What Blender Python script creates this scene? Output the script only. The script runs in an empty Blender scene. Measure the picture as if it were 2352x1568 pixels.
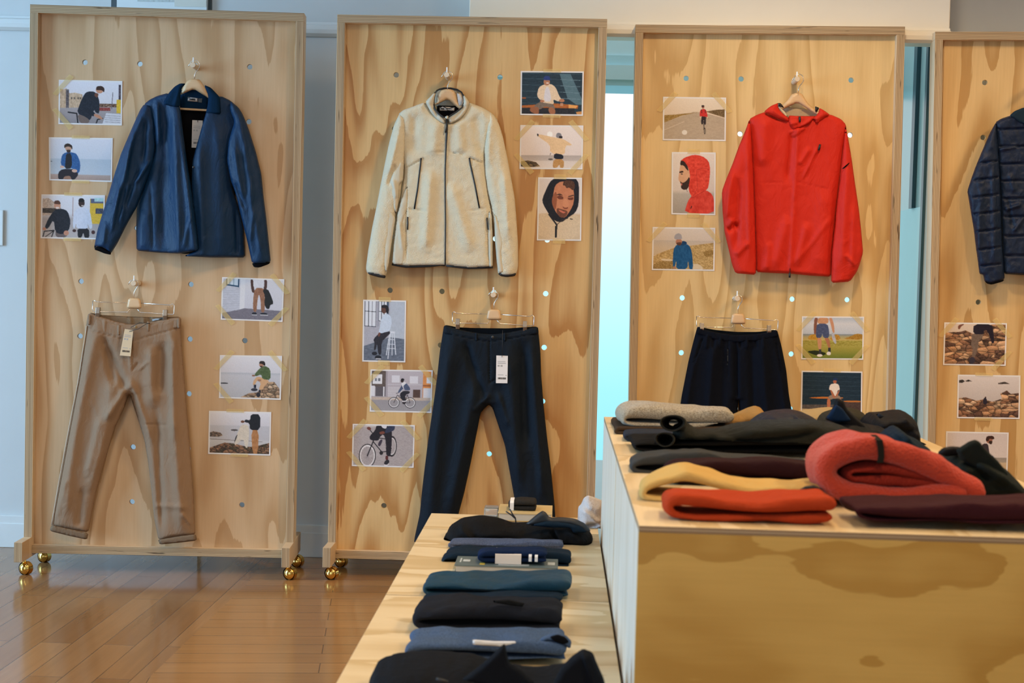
import bpy, math, random
import numpy as np
from mathutils import Vector, Matrix
from mathutils.geometry import delaunay_2d_cdt

# ---------------------------------------------------------------- camera, sky, light, exposure
F = 3267.0; CAM = np.array([0.0, 0.0, 1.345])
RHO = math.radians(1.5)
_a = math.cos(RHO)*112-math.sin(RHO)*135; _b = math.sin(RHO)*112+math.cos(RHO)*135
_th = math.atan(_b/F); _ps = math.atan(_a/F*math.cos(_th))
DV = np.array([-math.sin(_ps)*math.cos(_th), math.cos(_ps)*math.cos(_th), -math.sin(_th)])
_r0 = np.array([math.cos(_ps), math.sin(_ps), 0.0]); _u0 = np.cross(_r0, DV)
RV = math.cos(RHO)*_r0+math.sin(RHO)*_u0; UV = -math.sin(RHO)*_r0+math.cos(RHO)*_u0
scene = bpy.context.scene
col = scene.collection
cd = bpy.data.cameras.new('camera'); cam = bpy.data.objects.new('camera', cd); col.objects.link(cam)
cd.sensor_width = 36.0; cd.lens = F*36.0/2352.0; cd.clip_start = 0.05
R = Matrix(((RV[0], UV[0], -DV[0]), (RV[1], UV[1], -DV[1]), (RV[2], UV[2], -DV[2])))
cam.matrix_world = Matrix.Translation(Vector(CAM)) @ R.to_4x4()
cd.dof.use_dof = True; cd.dof.focus_distance = 6.3; cd.dof.aperture_fstop = 6.3
scene.camera = cam
scene.view_settings.view_transform = 'Standard'; scene.view_settings.look = 'None'
scene.view_settings.gamma = 1.0; scene.view_settings.use_curve_mapping = False
scene.view_settings.exposure = 0.0

w = bpy.data.worlds.new('sky'); scene.world = w; w.use_nodes = True
nt = w.node_tree; nt.nodes.clear()
o = nt.nodes.new('ShaderNodeOutputWorld'); bg = nt.nodes.new('ShaderNodeBackground')
tc = nt.nodes.new('ShaderNodeTexCoord'); sp = nt.nodes.new('ShaderNodeSeparateXYZ')
mr = nt.nodes.new('ShaderNodeMapRange'); cr = nt.nodes.new('ShaderNodeValToRGB')
mr.inputs[1].default_value = -0.15; mr.inputs[2].default_value = 0.15
nt.links.new(tc.outputs['Generated'], sp.inputs[0]); nt.links.new(sp.outputs[2], mr.inputs[0])
nt.links.new(mr.outputs[0], cr.inputs[0]); nt.links.new(cr.outputs[0], bg.inputs[0]); nt.links.new(bg.outputs[0], o.inputs[0])
e = cr.color_ramp.elements
e[0].position = 0.0; e[0].color = (0.30, 0.76, 0.93, 1)
e[1].position = 0.78; e[1].color = (1, 1, 1, 1)
q = e.new(0.5); q.color = (0.62, 0.95, 1.0, 1)
q = e.new(0.25); q.color = (0.40, 0.86, 0.98, 1)
bg.inputs[1].default_value = 1.15


def area(name, loc, target, sx, sy, power, color, spread=180):
    l = bpy.data.lights.new(name, 'AREA'); l.shape = 'RECTANGLE'; l.size = sx; l.size_y = sy
    l.energy = power; l.color = color; l.spread = math.radians(spread)
    ob = bpy.data.objects.new(name, l); col.objects.link(ob); ob.location = loc
    ob.rotation_euler = (Vector(target)-Vector(loc)).to_track_quat('-Z', 'Z').to_euler()
    return ob


area('window_daylight', (-7.45, 3.6, 1.75), (0, 4.6, 1.3), 4.2, 2.5, 600, (0.36, 0.66, 1.0))
area('front_fill', (-1.5, -2.9, 1.9), (0, 6, 1.4), 5.0, 2.0, 115, (0.72, 0.87, 1.0))  # added cool fill behind the camera to lift the ambient; no window there


# ---------------------------------------------------------------- pixel helpers (a photo pixel to a point in the room)
def ray(x, y):
    v = DV*F+RV*(x-1176)-UV*(y-784)
    return v
def onz(x, y, z):
    v = ray(x, y); return CAM+v*((z-CAM[2])/v[2])
def ony(x, y, Y):
    v = ray(x, y); return CAM+v*((Y-CAM[1])/v[1])


# ---------------------------------------------------------------- materials
MATS = {}
def newmat(name):
    m = bpy.data.materials.new(name); m.use_nodes = True
    b = m.node_tree.nodes['Principled BSDF']
    return m, m.node_tree, b
def nd(t, typ, **k):
    n = t.nodes.new(typ)
    for a, v in k.items(): setattr(n, a, v)
    return n
def mapping(t, scale=(1, 1, 1), loc=(0, 0, 0), rot=(0, 0, 0), coord='Object'):
    c = nd(t, 'ShaderNodeTexCoord'); m = nd(t, 'ShaderNodeMapping')
    m.inputs['Scale'].default_value = scale; m.inputs['Location'].default_value = loc; m.inputs['Rotation'].default_value = rot
    t.links.new(c.outputs[coord], m.inputs[0]); return m.outputs[0]
def noise(t, vec, scale, detail=3, rough=.5, dist=0):
    n = nd(t, 'ShaderNodeTexNoise'); n.inputs['Scale'].default_value = scale; n.inputs['Detail'].default_value = detail
    n.inputs['Roughness'].default_value = rough; n.inputs['Distortion'].default_value = dist
    t.links.new(vec, n.inputs['Vector']); return n.outputs['Fac']
def mth(t, op, a, b=None, c=None):
    n = nd(t, 'ShaderNodeMath', operation=op)
    for i, v in enumerate((a, b, c)):
        if v is None: continue
        if isinstance(v, (int, float)): n.inputs[i].default_value = v
        else: t.links.new(v, n.inputs[i])
    return n.outputs[0]
def ramp(t, fac, stops, interp='LINEAR'):
    n = nd(t, 'ShaderNodeValToRGB'); n.color_ramp.interpolation = interp
    e = n.color_ramp.elements
    while len(e) > 1: e.remove(e[-1])
    e[0].position = stops[0][0]; e[0].color = (*stops[0][1], 1)
    for p, c in stops[1:]:
        q = e.new(p); q.color = (*c, 1)
    t.links.new(fac, n.inputs[0]); return n.outputs[0]
def mixc(t, fac, a, b, mode='MIX'):
    n = nd(t, 'ShaderNodeMix', data_type='RGBA', blend_type=mode)
    for i, v in ((0, fac), (6, a), (7, b)):
        if isinstance(v, (int, float)): n.inputs[i].default_value = v
        elif isinstance(v, tuple): n.inputs[i].default_value = (*v, 1)
        else: t.links.new(v, n.inputs[i])
    return n.outputs[2]
def bump(t, b, h, strength, dist=.002):
    n = nd(t, 'ShaderNodeBump'); n.inputs['Strength'].default_value = strength; n.inputs['Distance'].default_value = dist
    t.links.new(h, n.inputs['Height']); t.links.new(n.outputs[0], b.inputs['Normal'])

def plain(name, c, rough=.6, metal=0, spec=.5, bmp=None, **k):
    if name in MATS: return MATS[name]
    m, t, b = newmat(name)
    b.inputs['Base Color'].default_value = (*c, 1); b.inputs['Roughness'].default_value = rough
    b.inputs['Metallic'].default_value = metal; b.inputs['Specular IOR Level'].default_value = spec
    for kk, v in k.items(): b.inputs[kk.replace('_', ' ')].default_value = v
    v = mapping(t)
    if metal == 0:
        n = noise(t, v, 9, 3)
        t.links.new(mixc(t, mth(t, 'MULTIPLY', n, .25), c, tuple(x*.8 for x in c)), b.inputs['Base Color'])
    if bmp: bump(t, b, noise(t, v, bmp[0], 3), bmp[1], bmp[2])
    MATS[name] = m; return m

def veneer(name, axis, seed, light, dark, bands=9.0, su=2.1, sv=.40, rough=.48, contrast=1.0):
    """rotary cut plywood face: axis = the grain direction ('x','y','z')"""
    if name in MATS: return MATS[name]
    m, t, b = newmat(name)
    s = {'x': (sv, su, su), 'y': (su, sv, su), 'z': (su, su, sv)}[axis]
    v = mapping(t, s, (seed*3.7, seed*1.3, seed*2.1))
    f = {'x': (5, 130, 130), 'y': (130, 5, 130), 'z': (130, 130, 5)}[axis]
    g = {'x': (1.6, 24, 24), 'y': (24, 1.6, 24), 'z': (24, 24, 1.6)}[axis]
    fine = noise(t, mapping(t, f), 1, 3, .6)
    mid = noise(t, mapping(t, g, (seed, seed, 0)), 1, 4, .65)
    n = noise(t, v, 1.6, 2.2, .45, .35)
    h = mth(t, 'ADD', mth(t, 'MULTIPLY', n, bands), mth(t, 'MULTIPLY', mid, .42))
    fr = mth(t, 'FRACT', h)
    k = contrast
    mixd = tuple(l+(d-l)*k for l, d in zip(light, dark)); mid_c = tuple(l*.72+d*.28 for l, d in zip(light, mixd))
    c = ramp(t, fr, [(0, light), (.22, light), (.50, mid_c), (.84, mixd), (.955, mixd), (.975, light), (1, light)])
    c = mixc(t, mth(t, 'MULTIPLY', fine, .35), c, tuple(x*.72 for x in dark))
    big = noise(t, mapping(t, s, (seed, 4, seed)), .9, 2)
    c = mixc(t, mth(t, 'MULTIPLY', big, .30), c, mixd)
    t.links.new(c, b.inputs['Base Color']); b.inputs['Roughness'].default_value = rough
    bump(t, b, fine, .12, .001)
    MATS[name] = m; return m

def edgeply(name, axis, light, dark, seed=0):
    """laminated plywood edge: lines stacked along axis"""
    if name in MATS: return MATS[name]
    m, t, b = newmat(name)
    c = nd(t, 'ShaderNodeTexCoord'); s = nd(t, 'ShaderNodeSeparateXYZ'); t.links.new(c.outputs['Object'], s.inputs[0])
    a = s.outputs['XYZ'.index(axis.upper())]
    wob = noise(t, mapping(t, (6, 6, 6)), 1, 2)
    h = mth(t, 'ADD', mth(t, 'MULTIPLY', a, 300.0), mth(t, 'MULTIPLY', wob, .5))
    fr = mth(t, 'FRACT', mth(t, 'MULTIPLY', h, .5))
    wn = nd(t, 'ShaderNodeTexWhiteNoise', noise_dimensions='1D'); t.links.new(mth(t, 'FLOOR', h), wn.inputs['W'])
    cc = ramp(t, fr, [(0, light), (.42, light), (.5, dark), (.95, dark), (1, light)])
    cc = mixc(t, mth(t, 'MULTIPLY', wn.outputs[0], .5), cc, tuple(x*.62 for x in dark))
    sc = {'x': (90, 90, 7), 'z': (7, 90, 90), 'y': (7, 7, 90)}[axis]
    kn = noise(t, mapping(t, sc), 1, 2)
    cc = mixc(t, ramp(t, kn, [(.66, (0, 0, 0)), (.74, (1, 1, 1))]), cc, tuple(x*.35 for x in dark))
    t.links.new(cc, b.inputs['Base Color']); b.inputs['Roughness'].default_value = .55
    MATS[name] = m; return m

def cloth(name, c, rough=.85, sheen=.0, weave=900, wb=.15, c2=None, mott=.25, fuzz=None, wdist=.0006, spec=.06, heather=None, wrk=.8):
    if name in MATS: return MATS[name]
    if max(c) < .13: c = tuple(x*.62 for x in c); c2 = tuple(x*.62 for x in c2) if c2 else None
    m, t, b = newmat(name)
    v = mapping(t)
    n = noise(t, v, 14, 3)
    cc = mixc(t, mth(t, 'MULTIPLY', n, mott), c, c2 or tuple(x*.75 for x in c))
    if heather:
        hn = noise(t, mapping(t, (1, 1, 2.2)), heather[0], 4, .7)
        cc = mixc(t, ramp(t, hn, [(.42, (0, 0, 0)), (.60, (1, 1, 1))]), cc, heather[1])
    t.links.new(cc, b.inputs['Base Color'])
    b.inputs['Roughness'].default_value = rough; b.inputs['Specular IOR Level'].default_value = spec
    b.inputs['Sheen Weight'].default_value = sheen; b.inputs['Sheen Roughness'].default_value = .5
    if fuzz:
        vo = nd(t, 'ShaderNodeTexVoronoi', feature='SMOOTH_F1'); vo.inputs['Scale'].default_value = fuzz[0]
        t.links.new(v, vo.inputs['Vector'])
        h = mth(t, 'ADD', vo.outputs['Distance'], mth(t, 'MULTIPLY', noise(t, v, fuzz[0]*1.7, 3), .8))
        bump(t, b, h, fuzz[1], fuzz[2])
    else:
        h = mth(t, 'ADD', noise(t, v, weave, 2), mth(t, 'MULTIPLY', noise(t, mapping(t, (1, 1, .25)), 60, 3), 1.5))
        n1 = nd(t, 'ShaderNodeBump'); n1.inputs['Strength'].default_value = wb; n1.inputs['Distance'].default_value = wdist; t.links.new(h, n1.inputs['Height'])
        wv = noise(t, mapping(t, (1, 1.4, .55)), 13, 5, .62, .6)
        n2 = nd(t, 'ShaderNodeBump'); n2.inputs['Strength'].default_value = wrk; n2.inputs['Distance'].default_value = .012
        t.links.new(mth(t, 'ABSOLUTE', mth(t, 'SUBTRACT', wv, .5)), n2.inputs['Height']); t.links.new(n1.outputs[0], n2.inputs['Normal'])
        t.links.new(n2.outputs[0], b.inputs['Normal'])
    MATS[name] = m; return m


# ---------------------------------------------------------------- geometry collector
class G:
    def __init__(s): s.v = []; s.f = []; s.m = []
    def add(s, vs, fs, m=0):
        o = len(s.v); s.v += [tuple(map(float, p)) for p in vs]; s.f += [tuple(i+o for i in f) for f in fs]; s.m += [m]*len(fs); return s
    def box(s, x0, y0, z0, x1, y1, z1, m=0, fn=None, mm=None):
        vs = [(x0, y0, z0), (x1, y0, z0), (x1, y1, z0), (x0, y1, z0), (x0, y0, z1), (x1, y0, z1), (x1, y1, z1), (x0, y1, z1)]
        if fn: vs = [fn(p) for p in vs]
        fs = [(0, 3, 2, 1), (4, 5, 6, 7), (0, 1, 5, 4), (1, 2, 6, 5), (2, 3, 7, 6), (3, 0, 4, 7)]   # bottom top front right back left
        o = len(s.v); s.v += [tuple(map(float, p)) for p in vs]; s.f += [tuple(i+o for i in f) for f in fs]
        s.m += list(mm) if mm else [m]*6; return s
    def tube(s, path, r, n=8, closed=False, m=0, cap=True):
        P = [Vector(p) for p in path]; N = len(P); rs = r if isinstance(r, (list, tuple)) else [r]*N
        T = []
        for i in range(N):
            a = P[(i-1) % N] if (closed or i > 0) else P[i]; b = P[(i+1) % N] if (closed or i < N-1) else P[i]
            T.append((b-a).normalized() if (b-a).length > 1e-9 else Vector((0, 0, 1)))
        u = T[0].cross(Vector((0, 1, 0)));
        if u.length < .1: u = T[0].cross(Vector((1, 0, 0)))
        u.normalize(); vs = []
        for i in range(N):
            u = (u-T[i]*u.dot(T[i])).normalized(); w_ = T[i].cross(u)
            for k in range(n):
                a = 2*math.pi*k/n; vs.append(P[i]+(u*math.cos(a)+w_*math.sin(a))*rs[i])
        fs = []
        for i in range(N if closed else N-1):
            j = (i+1) % N
            for k in range(n): fs.append((i*n+k, i*n+(k+1) % n, j*n+(k+1) % n, j*n+k))
        if cap and not closed: fs += [tuple(range(n))[::-1], tuple((N-1)*n+k for k in range(n))]
        return s.add(vs, fs, m)
    def sphere(s, c, r, nu=24, nv=14, m=0, sc=(1, 1, 1)):
        vs = [(c[0], c[1], c[2]-r*sc[2])]; fs = []
        for j in range(1, nv):
            a = -math.pi/2+math.pi*j/nv
            for i in range(nu):
                b = 2*math.pi*i/nu; vs.append((c[0]+r*sc[0]*math.cos(a)*math.cos(b), c[1]+r*sc[1]*math.cos(a)*math.sin(b), c[2]+r*sc[2]*math.sin(a)))
        vs.append((c[0], c[1], c[2]+r*sc[2])); L = len(vs)-1
        for i in range(nu): fs.append((0, 1+(i+1) % nu, 1+i)); fs.append((L, 1+(nv-2)*nu+i, 1+(nv-2)*nu+(i+1) % nu))
        for j in range(nv-2):
            for i in range(nu):
                a = 1+j*nu+i; b = 1+j*nu+(i+1) % nu; fs.append((a, b, b+nu, a+nu))
        return s.add(vs, fs, m)
    def prism(s, pts, y0, y1, m=0, fn=None):
        """polygon in (x,z) given as world points, extruded in y"""
        n = len(pts); A = [(p[0], y0, p[1]) for p in pts]+[(p[0], y1, p[1]) for p in pts]
        if fn: A = [fn(p) for p in A]
        fs = [tuple(range(n)), tuple(range(n, 2*n))[::-1]]+[(i, i+n, (i+1) % n+n, (i+1) % n) for i in range(n)]
        return s.add(A, fs, m)
    def build(s, name, mats, parent=None, org=(0, 0, 0), smooth=False, bevel=0, subsurf=0, auto=None):
        me = bpy.data.meshes.new(name)
        V = np.array(s.v, dtype=float)-np.array(org, dtype=float)
        me.from_pydata(V.tolist(), [], s.f)
        for m in (mats if isinstance(mats, (list, tuple)) else [mats]): me.materials.append(m)
        me.polygons.foreach_set('material_index', s.m)
        if smooth: me.polygons.foreach_set('use_smooth', [True]*len(s.f))
        me.update()
        ob = bpy.data.objects.new(name, me); col.objects.link(ob)
        if parent is not None: ob.parent = parent
        else: ob.location = org
        if bevel:
            b = ob.modifiers.new('bevel', 'BEVEL'); b.width = bevel; b.segments = 2; b.limit_method = 'ANGLE'
        if subsurf:
            b = ob.modifiers.new('sub', 'SUBSURF'); b.levels = subsurf; b.render_levels = subsurf
        return ob

def tag(o, label=None, cat=None, group=None, kind=None):
    if label: o['label'] = label
    if cat: o['category'] = cat
    if group: o['group'] = group
    if kind: o['kind'] = kind
    return o
def thing(name, label, cat, org, group=None):
    o = bpy.data.objects.new(name, None); col.objects.link(o); o.empty_display_size = .1
    o.location = tuple(map(float, org)); return tag(o, label, cat, group)
def rnd_noise(seed):
    rs = np.random.RandomState(seed); tab = rs.rand(64, 64)*2-1
    def f(x, y):
        xi = np.floor(x).astype(int); yi = np.floor(y).astype(int); fx = x-xi; fy = y-yi
        fx = fx*fx*(3-2*fx); fy = fy*fy*(3-2*fy)
        g = lambda a, b: tab[a % 64, b % 64]
        return (g(xi, yi)*(1-fx)+g(xi+1, yi)*fx)*(1-fy)+(g(xi, yi+1)*(1-fx)+g(xi+1, yi+1)*fx)*fy
    return lambda x, y: f(x, y)+.5*f(x*2.1+7, y*2.1+3)+.25*f(x*4.3+1, y*4.3+9)

# ---------------------------------------------------------------- shared materials
WL = (.77, .53, .24); WD = (.46, .225, .062)
M_edge_x = edgeply('ply edge upright', 'x', (.60, .46, .28), (.33, .21, .105))
M_edge_z = edgeply('ply edge level', 'z', (.60, .46, .28), (.33, .21, .105))
M_wall = plain('painted wall', (.60, .615, .61), .55, bmp=(180, .05, .001))
M_trimp = plain('painted trim', (.70, .72, .71), .4)
M_brass = plain('brass', (.86, .58, .16), .13, 1.0)
M_steel = plain('steel', (.72, .70, .66), .25, 1.0)
M_dkmetal = plain('dark clip', (.34, .30, .26), .35, 1.0)
M_peg = plain('pale peg', (.72, .58, .42), .5)
M_pin = plain('white pin', (.85, .85, .82), .3)
M_hang = veneer('hanger wood', 'x', 9, (.76, .52, .30), (.62, .38, .18), bands=2.5, su=14, sv=3, rough=.35)
M_white = plain('white paper', (.82, .80, .80), .6)
M_black = plain('black trim', (.012, .012, .014), .5)

# ---------------------------------------------------------------- room
XL, XR, YB, YN, ZC = -7.5, 5.6, 6.75, -3.0, 3.7
def struct(name, g, mats, **k):
    o = g.build(name, mats, **k); o['kind'] = 'structure'; return o

def floor_mat(name, rot, w_, l_, seed, c1, c2):
    m, t, b = newmat(name)
    v = mapping(t, (1, 1, 1), (seed, seed*.3, 0), (0, 0, rot))
    br = nd(t, 'ShaderNodeTexBrick'); br.offset = .37; br.offset_frequency = 2
    br.inputs['Scale'].default_value = 1; br.inputs['Brick Width'].default_value = l_; br.inputs['Row Height'].default_value = w_
    br.inputs['Mortar Size'].default_value = .0022; br.inputs['Mortar Smooth'].default_value = .3; br.inputs['Bias'].default_value = 0
    br.inputs['Color1'].default_value = (*c1, 1); br.inputs['Color2'].default_value = (*c2, 1); br.inputs['Mortar'].default_value = (.13, .065, .03, 1)
    t.links.new(v, br.inputs['Vector'])
    mp = nd(t, 'ShaderNodeMapping'); mp.inputs['Scale'].default_value = (2.2, 34, 1); t.links.new(v, mp.inputs[0])
    gr = noise(t, mp.outputs[0], 1, 4, .6, .3)
    c = mixc(t, mth(t, 'MULTIPLY', gr, .55), br.outputs['Color'], tuple(x*.55 for x in c2))
    t.links.new(c, b.inputs['Base Color']); b.inputs['Roughness'].default_value = .13
    b.inputs['Specular IOR Level'].default_value = .42
    big = noise(t, mapping(t, (1.3, 1.3, 1)), 1.5, 2)
    h = mth(t, 'ADD', mth(t, 'MULTIPLY', br.outputs['Fac'], -.5), mth(t, 'MULTIPLY', big, 1.6))
    bump(t, b, h, .25, .004)
    return m
g = G()
xs = -1.33
g.box(XL, YN, -.06, xs, YB+.3, 0, m=0); g.box(xs, YN, -.06, XR, YB+.3, 0, m=1)
fl = struct('floor', g, [floor_mat('oak planks lengthwise', math.pi/2, .115, 1.15, 0, (.40, .21, .088), (.26, .125, .048)),
                         floor_mat('oak planks crosswise', math.radians(-7), .125, 1.5, .2, (.44, .225, .085), (.33, .16, .056))])

# back wall with the tall window opening
WX0, WX1, WZ0, WZ1 = -.44, 1.728, .02, 2.60
g = G(); T = .2
g.box(XL, YB, 0, WX0, YB+T, ZC); g.box(WX1, YB, 0, XR, YB+T, ZC); g.box(WX0, YB, WZ1, WX1, YB+T, ZC); g.box(WX0, YB, -.05, WX1, YB+T, WZ0)
struct('wall_back', g, M_wall)
M_warmwall = plain('warm white header', (.88, .81, .67), .6)
h0 = ony(1078, 20, 6.5)[0]; h1 = ony(2183, 20, 6.5)[0]
g = G(); g.box(h0, 6.5, 2.487, h1, YB, ZC); struct('trim_1', g, M_warmwall, bevel=.004)
# rail moulding on the left wall part and under the header
def molding(x0, x1, yf, z, name, mat):
    g = G(); prof = [(0, 0), (-.012, .0), (-.03, .012), (-.034, .03), (-.03, .05), (-.012, .058), (-.010, .068), (0, .068)]
    n = len(prof); vs = [(x, yf+p[0], z+p[1]) for x in (x0, x1) for p in prof]
    fs = [(i, i+n, (i+1) % n+n, (i+1) % n) for i in range(n)]+[tuple(range(n)), tuple(range(n, 2*n))[::-1]]
    g.add(vs, fs); return struct(name, g, mat)
zt = ony(715, 82, 6.72)[2]
molding(XL, h0, YB, zt, 'trim_2', M_trimp)
molding(h0, h1, 6.5, 2.46, 'trim_3', M_warmwall)
molding(h1, XR, YB, 2.74, 'trim_4', M_trimp)
g = G(); g.box(XL, YB-.018, 0, WX0-.02, YB, .155); g.box(XL, YB-.022, 0, WX0-.02, YB, .118)
g.box(WX1+.03, YB-.018, 0, XR, YB, .155); struct('baseboard_back', g, M_trimp, bevel=.003)
# column behind the first display panel: gap, pale pillar, gap
M_gap = plain('dark gap', (.06, .075, .08), .7)
M_col = plain('patched pale column', (.74, .78, .78), .5)
g = G(); xa = ony(256, 10, YB)[0]; xb = ony(487, 10, YB)[0]
g.box(xa, YB-.004, .16, xb, YB, ZC, m=1); g.box(xa+.035, YB-.03, 0, xb-.018, YB, ZC, m=0)
xc = ony(405, 10, YB)[0]; g.box(xc, YB-.0325, 2.6, xb-.02, YB-.03, ZC, m=2)
g.box(ony(320, 10, YB)[0], YB-.032, 2.62, xc, YB-.03, ZC, m=3)
struct('trim_5', g, [M_col, M_gap, plain('cream patch', (.70, .68, .60), .6), plain('bare plaster', (.56, .60, .58), .9, bmp=(60, .6, .01))])
# other walls, ceiling
g = G(); g.box(XL-.15, YN, 0, XL, YB, .55); g.box(XL-.15, YN, 2.9, XL, YB, ZC); g.box(XL-.15, YN, .55, XL, 1.4, 2.9); g.box(XL-.15, 5.8, .55, XL, YB, 2.9)
struct('wall_left', g, M_wall)
g = G(); g.box(XR, YN, 0, XR+.15, YB+T, ZC); struct('wall_right', g, M_wall)
g = G(); g.box(XL-.15, YN-.15, 0, XR+.15, YN, ZC); struct('wall_front', g, M_wall)
g = G(); g.box(XL-.15, YN-.15, ZC, XR+.15, YB+T, ZC+.1); struct('ceiling', g, plain('ceiling paint', (.8, .78, .74), .8))
# window: frame, glass, what stands outside
M_frame = plain('dark blue frame', (.03, .085, .12), .35)
M_teal = plain('teal glass wall', (.42, .62, .66), .25)
M_lb = plain('pale blue panel', (.55, .88, .97), .5)
gl, t, b = newmat('window glass'); b.inputs['Base Color'].default_value = (.86, .97, 1, 1); b.inputs['Roughness'].default_value = 0
b.inputs['Transmission Weight'].default_value = 1; b.inputs['IOR'].default_value = 1.0
g = G()
for (a, c) in ((WX0, WX0+.03), (WX1-.014, WX1)): g.box(a, YB+.12, WZ0, c, YB+.16, WZ1)
g.box(WX0, YB+.12, WZ0, WX1, YB+.16, WZ0+.04); g.box(WX0, YB+.12, WZ1-.03, WX1, YB+.16, WZ1)
wf = struct('window_1', g, M_frame)
g = G(); g.add([(WX0+.03, YB+.14, WZ0+.04), (WX1-.03, YB+.14, WZ0+.04), (WX1-.03, YB+.14, WZ1-.03), (WX0+.03, YB+.14, WZ1-.03)], [(0, 1, 2, 3)])
g.build('pane', gl, parent=wf)
M_beam = plain('exterior beam blue', (.60, .86, .94), .5); M_beam2 = plain('exterior beam pale', (.76, .95, 1.0), .5)
g = G(); z = [ony(1430, y, 7.6)[2] for y in (198, 185, 152, 128, 84)]
g.box(-1.5, 7.6, z[3], 1.9, 7.9, z[4], m=1); g.box(-1.5, 7.585, z[2], 1.9, 7.9, z[3], m=0); g.box(-1.5, 7.56, z[1], 1.9, 7.9, z[2], m=1); g.box(-1.5, 7.58, z[0], 1.9, 7.9, z[1], m=0)
tag(struct('trim_6', g, [M_beam, M_beam2]))
g = G(); g.box(-3, YB+T, -.1, 4, 11.0, -.02); struct('trim_7', g, plain('terrace paving', (.30, .42, .44), .6))
g = G(); x0 = 1.745
g.box(x0, YB+T, 1.76, x0+.05, 8.2, 2.75, m=0); g.box(x0-.004, YB+T, -.02, x0+.05, 8.2, 1.76, m=1)
g.box(x0-.02, 7.13, 1.76, x0, 7.19, 2.75, m=2); g.box(x0-.02, YB+T, 2.68, x0, 8.2, 2.75, m=2)
struct('wall_outside', g, [M_teal, M_lb, M_frame])
# little switch plate at the far left of the wall
g = G(); p = ony(3, 523, YB); g.box(p[0]-.06, YB-.012, p[2]-.085, ony(9, 523, YB)[0], YB, p[2]+.085)
tag(g.build('wall_plate', M_trimp, org=(p[0]-.02, YB-.006, p[2]), bevel=.003), 'white flat plate mounted on the pale wall left of the first display panel', 'wall plate')
# ceiling lamps (above the frame)
def lamp(x, y, p, label, c=(1, .70, .37)):
    l = bpy.data.lights.new('bulb', 'SPOT'); l.spot_size = math.radians(150); l.spot_blend = .6; l.energy = p; l.color = c; l.shadow_soft_size = .14
    ob = bpy.data.objects.new('bulb', l); col.objects.link(ob); ob.location = (x, y, ZC-.12)
for x, y, p in LAMPS if 'LAMPS' in globals() else [(-1.6, 3.2, 90), (.9, 4.7, 150), (.6, 1.4, 120), (2.9, 3.0, 210), (-2.6, .6, 60), (3.4, 5.2, 110)]:
    lamp(x, y, p, 'round white ceiling lamp above the shop floor')

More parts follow.
